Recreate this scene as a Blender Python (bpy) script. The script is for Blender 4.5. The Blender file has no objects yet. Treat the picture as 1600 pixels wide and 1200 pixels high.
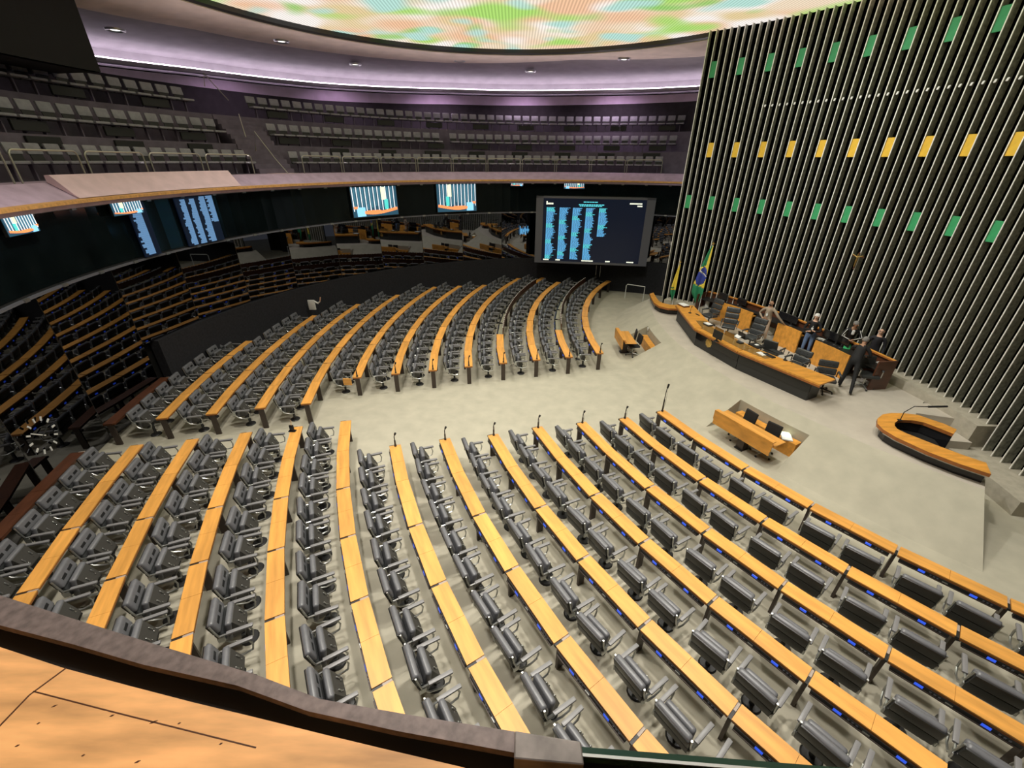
import bpy, bmesh, math, random
from mathutils import Vector, Matrix
random.seed(7)
sc = bpy.context.scene
PI = math.pi; D2R = PI/180
def cosd(a): return math.cos(a*D2R)
def sind(a): return math.sin(a*D2R)
# ---------------------------------------------------------------- camera
F_, PITCH, ROLL, H = .6536, .4885, .0092, 7.57
cam_d = bpy.data.cameras.new('camera'); cam = bpy.data.objects.new('camera', cam_d)
sc.collection.objects.link(cam); sc.camera = cam
cam_d.sensor_width = 36; cam_d.lens = F_*1000/1600*36; cam_d.clip_start = .02; cam_d.clip_end = 200
_c, _s = math.cos(ROLL), math.sin(ROLL)
R0 = Vector((1, 0, 0)); Fw = Vector((0, math.cos(PITCH), -math.sin(PITCH))); U0 = Vector((0, math.sin(PITCH), math.cos(PITCH)))
cr = R0*_c + U0*_s; cu = -R0*_s + U0*_c; cb = -Fw
cam.matrix_world = Matrix(((cr.x, cu.x, cb.x, 0), (cr.y, cu.y, cb.y, 0), (cr.z, cu.z, cb.z, H), (0, 0, 0, 1)))
# ---------------------------------------------------------------- view, world
sc.view_settings.view_transform = 'Standard'; sc.view_settings.look = 'None'
sc.view_settings.gamma = 1; sc.view_settings.use_curve_mapping = False
sc.view_settings.exposure = 0.55
w = bpy.data.worlds.new('world'); sc.world = w; w.use_nodes = True
w.node_tree.nodes['Background'].inputs[0].default_value = (.75, .78, .85, 1)
w.node_tree.nodes['Background'].inputs[1].default_value = .10
sc.cycles.max_bounces = 6; sc.cycles.diffuse_bounces = 3; sc.cycles.glossy_bounces = 4
sc.cycles.use_denoising = True; sc.cycles.caustics_reflective = False; sc.cycles.caustics_refractive = False
sc.cycles.sample_clamp_indirect = 4
# hall frame, worked out from the photograph: desks curve about C, the room is a circle about G, the fin wall about W
C = Vector((21.462, 17.607)); G = Vector((2.88, 13.0)); W = Vector((-1.2, 10.35)); K = Vector((0, 13.9))
# ---------------------------------------------------------------- spots: unseen fill added below the luminous ceiling, and the ring's downlights
def spot(x, y, z, power, ang, target, color=(1, .945, .865), size=.35, blend=.9):
    l = bpy.data.lights.new('added_spot', 'SPOT'); l.energy = power; l.color = color
    l.spot_size = ang*D2R; l.spot_blend = blend; l.shadow_soft_size = size
    o = bpy.data.objects.new('added_spot', l); sc.collection.objects.link(o)
    o.location = (x, y, z)
    o.rotation_euler = (Vector(target)-Vector((x, y, z))).to_track_quat('-Z', 'Y').to_euler()
for (x, y, e) in ((-5, 8, 1500), (-5, 16, 1000), (0, 5.5, 1700), (0, 12.5, 650), (0, 20, 850), (5.5, 9, 1100), (5.5, 17, 650)):
    spot(x, y, 12.2, e, 120, (x*1.05, y, 0))
spot(-3.5, 4.6, 12.2, 1050, 85, (-4.5, 3.6, 0))
spot(5.5, 12.5, 12.2, 420, 80, (9.5, 13.5, 1))
spot(3.0, 4.4, 12.2, 1150, 85, (3.5, 2.4, 0))
spot(7.0, 7.0, 12.2, 900, 80, (8.5, 5.0, 0))
for a_ in (70, 88, 106, 124, 142, 160, 178):
    r_ = 15.4 if a_ > 150 else 16.2
    x_, y_ = 0+r_*math.cos(a_*D2R), 13.9+r_*math.sin(a_*D2R)
    spot(x_, y_, 12.15, 330, 120, (x_*1.08, 13.9+(y_-13.9)*1.08, 8), (1, .74, .95), .25, 1.0)
for tx, ty in ((11, 19, ), (13.3, 14), (13, 8)):  # unseen spots added to brighten the fin wall
    spot(2.5, 12, 12.25, 2300, 70, (tx, ty, 6.5), (1, .98, .95), .3, 1.0)
for a_ in (66, 84, 102, 120, 138, 156, 172):      # unseen uplights added behind the parapet to brighten the ceiling ring
    x_, y_ = 2.88+14.75*math.cos(a_*D2R), 13+14.75*math.sin(a_*D2R)
    spot(x_, y_, 7.3, 150, 125, (x_-3.0*math.cos(a_*D2R), y_-3.0*math.sin(a_*D2R), 12), (1, .86, .86), .1, 1.0)
spot(-1.5, 5.0, 12.2, 850, 60, (-.6, .2, 6.6), (1, .86, .76), .4, 1.0)  # unseen spot added to brighten the near parapet board
# ---------------------------------------------------------------- pixel helpers (a point of the photograph at a known height / radius)
def ray(x, y):
    x = (x-800)/1000; y = (y-600)/1000
    x, y = _c*x+_s*y, -_s*x+_c*y
    return Vector((x, F_*math.cos(PITCH)-y*math.sin(PITCH), -F_*math.sin(PITCH)-y*math.cos(PITCH)))
def at(x, y, z):
    r = ray(x, y); t = (z-H)/r.z
    return Vector((r.x*t, r.y*t, z))
def onr(x, y, R, c=G):
    r = ray(x, y); a = r.x**2+r.y**2; b = -2*(r.x*c.x+r.y*c.y); q = c.x**2+c.y**2-R*R
    t = (-b+math.sqrt(max(0, b*b-4*a*q)))/(2*a)
    return Vector((r.x*t, r.y*t, r.z*t+H))
def angof(p, c=G): return math.degrees(math.atan2(p.y-c.y, p.x-c.x)) % 360
def proj(p):
    z = p[2]-H; d = p[1]*math.cos(PITCH)-z*math.sin(PITCH); v = -(p[1]*math.sin(PITCH)+z*math.cos(PITCH))
    if d < .05: return (9999, 9999)
    x, y = F_*p[0]/d, F_*v/d
    x, y = _c*x-_s*y, _s*x+_c*y
    return (800+1000*x, 600+1000*y)
# ---------------------------------------------------------------- materials
MAT = {}
def mat(name, col, rough=.6, metal=0, spec=.5, noise=None, bump=0, emit=None, estr=1, rnd=0, grain=None, alpha=None, trans=0):
    m = bpy.data.materials.new(name); m.use_nodes = True; nt = m.node_tree; N = nt.nodes; L = nt.links
    b = N['Principled BSDF']
    b.inputs['Base Color'].default_value = (*col, 1); b.inputs['Roughness'].default_value = rough
    b.inputs['Metallic'].default_value = metal; b.inputs['Specular IOR Level'].default_value = spec
    if trans: b.inputs['Transmission Weight'].default_value = trans
    if alpha is not None: b.inputs['Alpha'].default_value = alpha
    if emit: b.inputs['Emission Color'].default_value = (*emit, 1); b.inputs['Emission Strength'].default_value = estr
    last = None
    if noise or grain or rnd:
        tc = N.new('ShaderNodeTexCoord'); mp = N.new('ShaderNodeMapping'); L.new(tc.outputs['Object'], mp.inputs[0])
        if rnd or grain:
            oi = N.new('ShaderNodeObjectInfo'); mm = N.new('ShaderNodeMath'); mm.operation = 'MULTIPLY'; mm.inputs[1].default_value = 37
            L.new(oi.outputs['Random'], mm.inputs[0]); cx = N.new('ShaderNodeCombineXYZ'); 
            for i in range(3): L.new(mm.outputs[0], cx.inputs[i])
            L.new(cx.outputs[0], mp.inputs['Location'])
        if noise: sx, amt = noise; mp.inputs['Scale'].default_value = (sx, sx, sx)
        if grain: gs, amt = grain; mp.inputs['Scale'].default_value = gs
        nz = N.new('ShaderNodeTexNoise'); nz.inputs['Scale'].default_value = 1; nz.inputs['Detail'].default_value = 5
        L.new(mp.outputs[0], nz.inputs['Vector'])
        mr = N.new('ShaderNodeMapRange'); mr.inputs[1].default_value = .3; mr.inputs[2].default_value = .7
        a_ = (noise or grain or (0, 0))[1]
        mr.inputs[3].default_value = 1-a_; mr.inputs[4].default_value = 1+a_*.6
        L.new(nz.outputs['Fac'], mr.inputs[0])
        val = mr.outputs[0]
        if rnd:
            mr2 = N.new('ShaderNodeMapRange'); mr2.inputs[3].default_value = 1-rnd; mr2.inputs[4].default_value = 1+rnd
            L.new(oi.outputs['Random'], mr2.inputs[0]); mu = N.new('ShaderNodeMath'); mu.operation = 'MULTIPLY'
            L.new(val, mu.inputs[0]); L.new(mr2.outputs[0], mu.inputs[1]); val = mu.outputs[0]
        mx = N.new('ShaderNodeVectorMath'); mx.operation = 'SCALE'; mx.inputs[0].default_value = col
        L.new(val, mx.inputs['Scale']); L.new(mx.outputs[0], b.inputs['Base Color'])
        if bump:
            bp = N.new('ShaderNodeBump'); bp.inputs['Strength'].default_value = bump; bp.inputs['Distance'].default_value = .01
            L.new(nz.outputs['Fac'], bp.inputs['Height']); L.new(bp.outputs[0], b.inputs['Normal'])
    MAT[name] = m; return m
mat('wood', (.80, .38, .085), .42, grain=((1.2, 9, 9), .22), rnd=.10)
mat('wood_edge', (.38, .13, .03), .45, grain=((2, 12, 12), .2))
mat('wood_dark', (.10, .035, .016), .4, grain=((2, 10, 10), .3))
mat('wood_stage', (.74, .33, .055), .4, grain=((2.5, 9, 6), .25))
mat('wood_rail', (.70, .38, .13), .5, grain=((3, 14, 9), .25))
mat('leather', (.050, .053, .055), .33, noise=(9, .15), rnd=.15)
mat('leather_lit', (.150, .152, .165), .33, noise=(12, .12))  # black leather; light on the cushion tops is put into the colour
mat('arm_pad', (.22, .215, .22), .35)
mat('shell', (.055, .052, .047), .5)
mat('leather_dark', (.018, .019, .02), .4)
mat('fabric_black', (.012, .012, .012), .8)
mat('aluminium', (.50, .51, .50), .32, metal=.9)
mat('chrome', (.72, .72, .72), .18, metal=1)
mat('bronze', (.075, .058, .05), .45, metal=.5)
mat('black_metal', (.018, .018, .018), .45)
mat('black_gloss', (.012, .012, .014), .12)
mat('charcoal', (.032, .034, .034), .5)
mat('carpet', (.47, .44, .35), .95, noise=(2.2, .10), bump=.2)
mat('carpet_stage', (.52, .47, .40), .95, noise=(2.5, .08), bump=.2)
mat('plinth', (.44, .40, .32), .95, noise=(6, .15), bump=.2)
mat('board', (.88, .46, .18), .5, grain=((4, 22, 9), .42))
mat('tier_dark', (.05, .042, .055), .9, noise=(3, .2))
mat('bracket', (.40, .33, .28), .5)
mat('carpet_dark', (.30, .29, .21), .95, noise=(4, .15))
mat('base_wall', (.017, .017, .022), .9, noise=(14, .35))
mat('fin', (.36, .36, .30), .7, noise=(10, .45))
mat('fin_edge', (.92, .90, .84), .35, metal=.3)
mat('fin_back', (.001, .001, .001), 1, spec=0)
mat('panel_green', (.035, .30, .11), .5, noise=(4, .12))
mat('panel_yellow', (.72, .44, .03), .5, noise=(4, .12))
mat('glass_band', (.004, .007, .008), .10, noise=(1.5, .4), spec=.35)
mat('mirror_glass', (.155, .16, .185), .015, metal=1)
mat('frame_grey', (.16, .165, .20), .4, metal=.3)
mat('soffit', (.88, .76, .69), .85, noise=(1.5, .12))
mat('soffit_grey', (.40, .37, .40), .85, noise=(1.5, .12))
mat('lilac', (.80, .64, .88), .85, noise=(2, .1))
mat('parapet', (.50, .38, .52), .8, noise=(3, .15))
mat('parapet_light', (.78, .58, .64), .8, noise=(3, .1))
mat('tier', (.17, .145, .20), .9, noise=(3, .2))
mat('black_wall', (.006, .006, .007), .9)
mat('dark_void', (.003, .003, .003), 1)
mat('seat_pad', (.31, .31, .36), .7, noise=(8, .15), rnd=.08)
mat('seat_dark', (.02, .022, .022), .6)
mat('rail', (.42, .41, .36), .35, metal=.6)
mat('metal_strip', (.17, .135, .13), .5, noise=(55, .35), metal=.2)
mat('metal_box', (.19, .17, .16), .5, noise=(22, .4), metal=.3)
mat('glass_edge', (.02, .05, .035), .1, spec=.6)
mat('white', (.80, .80, .78), .5)
mat('paper', (.85, .85, .83), .7)
mat('skin_light', (.60, .36, .25), .6)
mat('skin_mid', (.36, .20, .12), .6)
mat('hair_white', (.62, .60, .57), .8)
mat('hair_grey', (.20, .19, .18), .8)
mat('hair_dark', (.03, .025, .02), .8)
mat('cloth_beige', (.33, .26, .19), .85)
mat('cloth_khaki', (.55, .43, .33), .85)
mat('cloth_black', (.006, .006, .007), .8)
mat('cloth_jeans', (.12, .18, .32), .85)
mat('cloth_navy', (.010, .010, .015), .8)
mat('shoe', (.01, .01, .01), .3)
mat('flag_green', (.02, .22, .10), .75); mat('flag_yellow', (.78, .62, .08), .75); mat('flag_blue', (.03, .05, .30), .75)
mat('gold', (.70, .50, .18), .3, metal=1)
mat('green_card', (.03, .45, .14), .5)
mat('lamp_white', (.9, .9, .9), .5, emit=(1, .86, 1), estr=5)
mat('lamp_small', (.8, .8, .8), .5, emit=(1, .97, .9), estr=1.2)
mat('screen_blue', (.02, .05, .3), .3, emit=(.04, .12, .9), estr=.55)
mat('screen_dark', (.004, .005, .008), .3, emit=(.002, .004, .010), estr=1)
mat('list_blue', (.05, .2, .4), .4, emit=(.12, .42, .75), estr=.75)
mat('list_cyan', (.05, .3, .4), .4, emit=(.10, .60, .68), estr=.8)
mat('list_reflected', (.04, .1, .2), .4, emit=(.13, .26, .46), estr=.6)
mat('text_white', (.8, .8, .8), .5, emit=(.9, .95, .75), estr=.8)
mat('tv_dark', (.01, .03, .05), .3, emit=(.02, .07, .11), estr=.8)
mat('tv_mid', (.02, .06, .1), .3, emit=(.05, .16, .22), estr=.8)
mat('tv_white', (.8, .8, .8), .5, emit=(.75, .80, .85), estr=.85)
mat('tv_orange', (.8, .3, .1), .5, emit=(.80, .22, .08), estr=.9)
mat('tv_blue', (.2, .5, .7), .5, emit=(.22, .52, .75), estr=.9)
mat('tv_teal', (.1, .5, .5), .5, emit=(.06, .50, .45), estr=.9)
mat('tv_cream', (.8, .8, .6), .5, emit=(.75, .78, .50), estr=.9)
mat('smoked_glass', (.30, .17, .05), .05, spec=.8)
# luminous ceiling: soft coloured patches behind fine slats
def ceiling_mat():
    m = bpy.data.materials.new('luminous_ceiling'); m.use_nodes = True; nt = m.node_tree; N = nt.nodes; L = nt.links
    for n in list(N): N.remove(n)
    out = N.new('ShaderNodeOutputMaterial'); em = N.new('ShaderNodeEmission'); L.new(em.outputs[0], out.inputs[0])
    tc = N.new('ShaderNodeTexCoord')
    def patches(scale, off, lo, hi, det=0):
        mp = N.new('ShaderNodeMapping'); L.new(tc.outputs['Object'], mp.inputs[0]); mp.inputs['Scale'].default_value = (scale, scale*1.1, 1)
        mp.inputs['Location'].default_value = (off, off*.7, off)
        nz = N.new('ShaderNodeTexNoise'); nz.inputs['Scale'].default_value = 1; nz.inputs['Detail'].default_value = det; L.new(mp.outputs[0], nz.inputs['Vector'])
        mr = N.new('ShaderNodeMapRange'); mr.interpolation_type = 'SMOOTHSTEP'; mr.inputs[1].default_value = lo; mr.inputs[2].default_value = hi
        L.new(nz.outputs['Fac'], mr.inputs[0]); return mr.outputs[0]
    col = None
    def mix(a, b, f):
        x = N.new('ShaderNodeMix'); x.data_type = 'RGBA'; L.new(f, x.inputs[0])
        if isinstance(a, tuple): x.inputs[6].default_value = (*a, 1)
        else: L.new(a, x.inputs[6])
        x.inputs[7].default_value = (*b, 1); return x.outputs[2]
    c = mix((.66, .54, .40), (.66, .41, .26), patches(.45, 3.1, .34, .68))
    c = mix(c, (.74, .68, .64), patches(.50, 11.3, .42, .72))
    c = mix(c, (.60, .47, .26), patches(.5, 23.7, .50, .76))
    c = mix(c, (.32, .54, .13), patches(.42, 31.9, .54, .74))
    c = mix(c, (.20, .46, .10), patches(.55, 47.1, .60, .80))
    c = mix(c, (.36, .56, .50), patches(.6, 59.3, .60, .78))
    wv = N.new('ShaderNodeTexWave'); wv.bands_direction = 'X'; wv.inputs['Scale'].default_value = 2.6; L.new(tc.outputs['Object'], wv.inputs['Vector'])
    mr = N.new('ShaderNodeMapRange'); mr.inputs[3].default_value = .70; mr.inputs[4].default_value = 1.05; L.new(wv.outputs['Fac'], mr.inputs[0])
    L.new(c, em.inputs[0]); L.new(mr.outputs[0], em.inputs[1])
    MAT['luminous_ceiling'] = m
ceiling_mat()
# ---------------------------------------------------------------- mesh builder
class MB:
    def __init__(s): s.v = []; s.f = []; s.m = []; s.mats = []
    def mi(s, m):
        if m not in s.mats: s.mats.append(m)
        return s.mats.index(m)
    def add(s, vs, fs, m, M=None):
        o = len(s.v)
        for p in vs:
            p = Vector(p)
            if M is not None: p = M @ p
            s.v.append(tuple(p))
        k = s.mi(m)
        for f in fs: s.f.append(tuple(o+i for i in f)); s.m.append(k)
        return s
    def box(s, x0, x1, y0, y1, z0, z1, m, M=None):
        vs = [(x, y, z) for z in (z0, z1) for y in (y0, y1) for x in (x0, x1)]
        return s.add(vs, [(0, 2, 3, 1), (4, 5, 7, 6), (0, 1, 5, 4), (1, 3, 7, 5), (3, 2, 6, 7), (2, 0, 4, 6)], m, M)
    def rbox(s, x0, x1, y0, y1, z0, z1, r, m, M=None, seg=2):
        bm = bmesh.new(); bmesh.ops.create_cube(bm, size=1)
        for v in bm.verts:
            v.co = Vector(((x0+x1)/2+v.co.x*(x1-x0), (y0+y1)/2+v.co.y*(y1-y0), (z0+z1)/2+v.co.z*(z1-z0)))
        bmesh.ops.bevel(bm, geom=list(bm.edges), offset=r, segments=seg, affect='EDGES', profile=.6)
        bm.verts.index_update()
        s.add([v.co.copy() for v in bm.verts], [[v.index for v in f.verts] for f in bm.faces], m, M); bm.free(); return s
    def tube(s, pts, r, m, n=6, closed=False, M=None, cap=True):
        pts = [Vector(p) for p in pts]; k = len(pts); vs = []; fs = []
        up = None
        for i, p in enumerate(pts):
            a = pts[(i-1) % k] if (i > 0 or closed) else p; b = pts[(i+1) % k] if (i < k-1 or closed) else p
            t = (b-a).normalized() if (b-a).length > 1e-9 else Vector((0, 0, 1))
            if up is None: up = Vector((0, 0, 1)) if abs(t.z) < .9 else Vector((1, 0, 0))
            x = t.cross(up); 
            if x.length < 1e-4: x = t.orthogonal()
            x.normalize(); y = x.cross(t).normalized(); up = y
            rr = r[i] if isinstance(r, (list, tuple)) else r
            for j in range(n):
                a_ = 2*PI*j/n; vs.append(p+x*math.cos(a_)*rr+y*math.sin(a_)*rr)
        for i in range(k if closed else k-1):
            for j in range(n):
                i2 = (i+1) % k; fs.append((i*n+j, i*n+(j+1) % n, i2*n+(j+1) % n, i2*n+j))
        if cap and not closed: fs.append(tuple(range(n-1, -1, -1))); fs.append(tuple((k-1)*n+j for j in range(n)))
        return s.add(vs, fs, m, M)
    def lathe(s, prof, m, n=16, c=(0, 0, 0), M=None):
        vs = []; fs = []; k = len(prof)
        for i in range(n):
            a = 2*PI*i/n
            for (r, z) in prof: vs.append((c[0]+r*math.cos(a), c[1]+r*math.sin(a), c[2]+z))
        for i in range(n):
            for j in range(k-1):
                fs.append((i*k+j, ((i+1) % n)*k+j, ((i+1) % n)*k+j+1, i*k+j+1))
        return s.add(vs, fs, m, M)
    def prism(s, poly, z0, z1, m, M=None):
        n = len(poly); vs = [(p[0], p[1], z0) for p in poly]+[(p[0], p[1], z1) for p in poly]
        fs = [tuple(range(n-1, -1, -1)), tuple(range(n, 2*n))]+[(i, (i+1) % n, n+(i+1) % n, n+i) for i in range(n)]
        return s.add(vs, fs, m, M)
    def revolve(s, prof, c, a0, a1, step, m, closed=False):
        """prof: list of (R, z) or functions of angle; swept from a0 to a1 degrees about c"""
        n = max(1, round(abs(a1-a0)/step)); k = len(prof); vs = []; fs = []
        for i in range(n+1):
            a = a0+(a1-a0)*i/n
            for (R, z) in prof:
                R_ = R(a) if callable(R) else R; z_ = z(a) if callable(z) else z
                vs.append((c[0]+R_*cosd(a), c[1]+R_*sind(a), z_))
        kk = k if closed else k-1
        for i in range(n):
            for j in range(kk):
                j2 = (j+1) % k; fs.append((i*k+j, (i+1)*k+j, (i+1)*k+j2, i*k+j2))
        if closed: fs.append(tuple(range(k))); fs.append(tuple(n*k+j for j in range(k-1, -1, -1)))
        return s.add(vs, fs, m)
    def mesh(s, name, smooth=False):
        me = bpy.data.meshes.new(name); me.from_pydata(s.v, [], s.f)
        for m in s.mats: me.materials.append(MAT[m])
        me.polygons.foreach_set('material_index', s.m)
        bm = bmesh.new(); bm.from_mesh(me); bmesh.ops.recalc_face_normals(bm, faces=bm.faces); bm.to_mesh(me); bm.free()
        if smooth:
            me.polygons.foreach_set('use_smooth', [True]*len(me.polygons))
            try: me.set_sharp_from_angle(angle=.7)
            except Exception: pass
        me.update(); return me
    def build(s, name, parent=None, smooth=False, loc=None, label=None):
        o = bpy.data.objects.new(name, s.mesh(name, smooth)); sc.collection.objects.link(o)
        if parent is not None: o.parent = parent
        if loc is not None: o.location = loc
        if label: o['label'] = label
        return o
def tag(o, label, cat, group=None, kind=None):
    if label: o['label'] = label
    if cat: o['category'] = cat
    if group: o['group'] = group
    if kind: o['kind'] = kind
    return o
def struct(o, label=None, cat=None): 
    o['kind'] = 'structure'
    if label: o['label'] = label
    o['category'] = cat or 'structure'
    return o
def thing(name, loc, rz, label, cat, group=None):
    o = bpy.data.objects.new(name, None); sc.collection.objects.link(o); o.empty_display_size = .1
    o.location = loc; o.rotation_euler = (0, 0, rz); return tag(o, label, cat, group)
def dup(o, loc, rz, label=None, group=None):
    c = o.copy(); sc.collection.objects.link(c); c.location = loc; c.rotation_euler = (0, 0, rz)
    if label: c['label'] = label
    if group: c['group'] = group
    def rec(a, b):
        for ch in KIDS[a.name]:
            d = ch.copy(); sc.collection.objects.link(d); d.parent = b; rec(ch, d)
    rec(o, c); return c
KIDS = {}
def snap(o):
    KIDS[o.name] = list(o.children)
    for c in o.children: snap(c)
ORD = ['zeroth', 'first', 'second', 'third', 'fourth', 'fifth', 'sixth', 'seventh', 'eighth', 'ninth', 'tenth', 'eleventh', 'twelfth', 'thirteenth',
       'fourteenth', 'fifteenth', 'sixteenth', 'seventeenth', 'eighteenth', 'nineteenth', 'twentieth', 'twenty-first', 'twenty-second', 'twenty-third', 'twenty-fourth', 'twenty-fifth',
       'twenty-sixth', 'twenty-seventh', 'twenty-eighth', 'twenty-ninth', 'thirtieth']
def ordn(n):
    if n < len(ORD): return ORD[n]
    t = {3: 'thirty', 4: 'forty', 5: 'fifty'}[n//10]
    return t+'-'+ORD[n % 10] if n % 10 else {3: 'thirtieth', 4: 'fortieth', 5: 'fiftieth'}[n//10]
def pc(c, r, a, z=0): return Vector((c[0]+r*cosd(a), c[1]+r*sind(a), z))
def interp(tab):
    def f(a):
        if a <= tab[0][0]: return tab[0][1]
        for (x0, y0), (x1, y1) in zip(tab, tab[1:]):
            if a <= x1: return y0+(y1-y0)*(a-x0)/(x1-x0)
        return tab[-1][1]
    return f
# ================================================================ SETTING
fl = MB(); fl.add([(-14, -4, 0), (20, -4, 0), (20, 30, 0), (-14, 30, 0)], [(0, 1, 2, 3)], 'carpet'); struct(fl.build('floor'), 'beige carpeted floor of the hall', 'floor')
# --- lower glazing and dark dado around the room
RG = 15.3
bw = MB(); bw.revolve([(15.12, 0), (15.12, 2.0), (15.45, 2.0), (15.45, 0)], G, 56, 178.5, 2.4, 'base_wall', closed=True)
struct(bw.build('wall_back'), 'dark charcoal dado wall behind the far ends of the desk rows', 'wall')
def glazing(name, a0, a1, z0, label):
    m = MB(); n = round((a1-a0)/9.5)
    for i in range(n):
        p, q = pc(G, RG, a0+(a1-a0)*i/n), pc(G, RG, a0+(a1-a0)*(i+1)/n)
        d = (q-p).normalized(); nn = Vector((p.x+q.x-2*G.x, p.y+q.y-2*G.y, 0)).normalized()
        g = d*.012
        vs = [p+g, q-g, q-g+nn*.03, p+g+nn*.03]
        m.prism([(v.x, v.y) for v in vs], z0, 4.93, 'mirror_glass')
        m.prism([(v.x, v.y) for v in (q-g, q+g, q+g+nn*.05, q-g+nn*.05)], z0, 4.93, 'black_metal')
    struct(m.build(name), label, 'window')
glazing('window_1', 56, 180, 2.02, 'tall dark reflective glazing above the charcoal dado')
glazing('window_2', 180, 345, 0.02, 'tall dark reflective glazing reaching the floor on the left')
vb = MB(); vb.revolve([(15.6, -.02), (15.6, 5.2)], G, 50, 350, 5, 'dark_void'); struct(vb.build('wall_outer'), 'black wall behind the glazing', 'wall')
sf = MB(); sf.revolve([(13.87, 4.95), (15.6, 4.95), (15.6, 5.05), (13.87, 5.05)], G, 50, 350, 3, 'black_wall', closed=True)
struct(sf.build('trim_1'), 'dark underside of the gallery', 'trim')
# --- glossy black gallery fascia with steel rails
gb = MB(); gb.revolve([(13.86, 5.0), (13.86, 6.5), (14.0, 6.5), (14.0, 5.0)], G, 55, 350, 2, 'glass_band', closed=True)
struct(gb.build('wall_fascia'), 'glossy black fascia under the gallery parapet', 'wall')
tr = MB()
tr.revolve([(13.80, 4.90), (13.80, 4.95), (13.87, 4.95), (13.87, 4.90)], G, 55, 240, 2, 'frame_grey', closed=True)
tr.revolve([(13.80, 6.46), (13.80, 6.50), (13.87, 6.50), (13.87, 6.46)], G, 55, 240, 2, 'frame_grey', closed=True)
a = 60
while a < 235:
    for z in (4.93, 6.47):
        p = pc(G, 13.80, a, z); M = Matrix.Translation(p) @ Matrix.Rotation(a*D2R, 4, 'Z')
        tr.box(-.03, .03, -.07, .07, -.035, .035, 'aluminium', M)
    a += 5.35
struct(tr.build('trim_2'), 'thin steel rails with clips along the black fascia', 'trim')
# --- gallery parapet (far side)
pp = MB()
pp.revolve([(13.55, 6.64), (13.60, 6.68), (14.15, 7.04), (14.9, 7.04), (14.9, 6.5), (13.6, 6.5)], G, 56, 215, 1.5, 'parapet', closed=True)
struct(pp.build('wall_parapet'), 'lilac-grey sloping parapet of the far gallery', 'wall')
pw = MB(); pw.revolve([(13.48, 6.60), (13.48, 6.67), (13.60, 6.69), (13.60, 6.60)], G, 56, 215, 1.5, 'wood_rail', closed=True)
struct(pw.build('trim_3'), 'narrow wooden nosing along the far parapet', 'trim')
lp = MB(); lp.revolve([(13.57, 6.70), (13.66, 6.78), (14.02, 7.20), (14.13, 7.20), (14.13, 7.045), (13.62, 6.71)], G, 162.6, 188.2, 1.5, 'parapet_light', closed=True)
tag(lp.build('parapet_cover'), 'long pale pink cover panel lying on the parapet at left', 'panel')
# --- tiers of the gallery
TR = [(14.9, 15.95, 7.04), (15.95, 17.0, 8.13), (17.0, 18.6, 9.20)]
td = MB()
for r0, r1, z in TR: td.revolve([(r0, z-1.1), (r0, z), (r1, z), (r1, z-1.1)], G, 56, 215, 1.5, 'tier', closed=True)
struct(td.build('wall_tiers'), 'dark stepped tiers of the gallery', 'wall')
zr = lambda tab, c: None
def ring_tab(pts, R, c=K): return interp(sorted((angof(onr(x, y, R, c), c), onr(x, y, R, c).z) for x, y in pts))
z_ring = ring_tab([(122, 12), (300, 45), (500, 80), (700, 98), (900, 93), (1100, 88)], 14.6)
z_cove = ring_tab([(145, 88), (300, 107), (500, 130), (700, 139), (900, 141), (1090, 135)], 18.3)
z_lil = ring_tab([(155, 113), (275, 131), (500, 157), (700, 163), (900, 164), (1086, 158)], 18.6)
A0 = 40; A1 = angof(onr(139, 62, 16.4, K), K)
gw = MB(); gw.revolve([(18.62, 8), (18.62, z_lil), (18.8, z_lil), (18.8, 8)], K, 35, 230, 2, 'tier_dark', closed=True)
struct(gw.build('wall_gallery'), 'dark rear wall of the gallery', 'wall')
lw = MB(); lw.revolve([(18.60, z_lil), (18.60, lambda a: z_cove(a)-.28), (18.9, lambda a: z_cove(a)-.28), (18.9, z_lil)], K, A0, A1, 2, 'lilac', closed=True)
struct(lw.build('trim_4'), 'lilac frieze below the light cove', 'trim')
cv = MB()
cv.revolve([(18.28, z_cove), (18.28, lambda a: z_cove(a)-.14), (18.7, lambda a: z_cove(a)-.14), (18.7, lambda a: z_cove(a)-.05), (18.36, lambda a: z_cove(a)-.05), (18.36, z_cove)], K, A0, A1, 2, 'soffit_grey', closed=True)
struct(cv.build('trim_5'), 'lip of the light cove', 'trim')
cl = MB(); cl.revolve([(18.42, lambda a: z_cove(a)-.03), (18.42, lambda a: z_cove(a)+.06), (18.56, lambda a: z_cove(a)+.06), (18.56, lambda a: z_cove(a)-.03)], K, A0, A1, 2, 'lamp_white', closed=True)
tag(cl.build('cove_light'), 'long curved white light strip in the ceiling cove', 'light')
rg = MB()
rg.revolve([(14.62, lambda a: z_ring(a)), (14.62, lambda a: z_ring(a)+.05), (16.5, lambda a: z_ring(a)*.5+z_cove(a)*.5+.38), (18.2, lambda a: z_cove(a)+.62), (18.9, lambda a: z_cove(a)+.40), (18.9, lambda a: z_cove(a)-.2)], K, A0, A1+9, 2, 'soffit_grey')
struct(rg.build('ceiling_outer'), 'grey outer ring of the ceiling above the gallery', 'ceiling')
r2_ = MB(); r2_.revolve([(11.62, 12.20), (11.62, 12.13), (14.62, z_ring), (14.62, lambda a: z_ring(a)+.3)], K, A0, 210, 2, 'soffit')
r2_.revolve([(11.62, 12.13), (14.62, 12.0)], K, 210, 318, 5, 'soffit')
struct(r2_.build('ceiling_ring'), 'plain beige ring around the luminous ceiling', 'ceiling')
rm = MB(); rm.revolve([(11.45, 12.37), (11.44, 12.20), (11.62, 12.16), (11.62, 12.37)], K, 44, 318, 3, 'black_metal'); struct(rm.build('trim_6'), 'dark rim around the luminous ceiling', 'trim')
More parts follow.
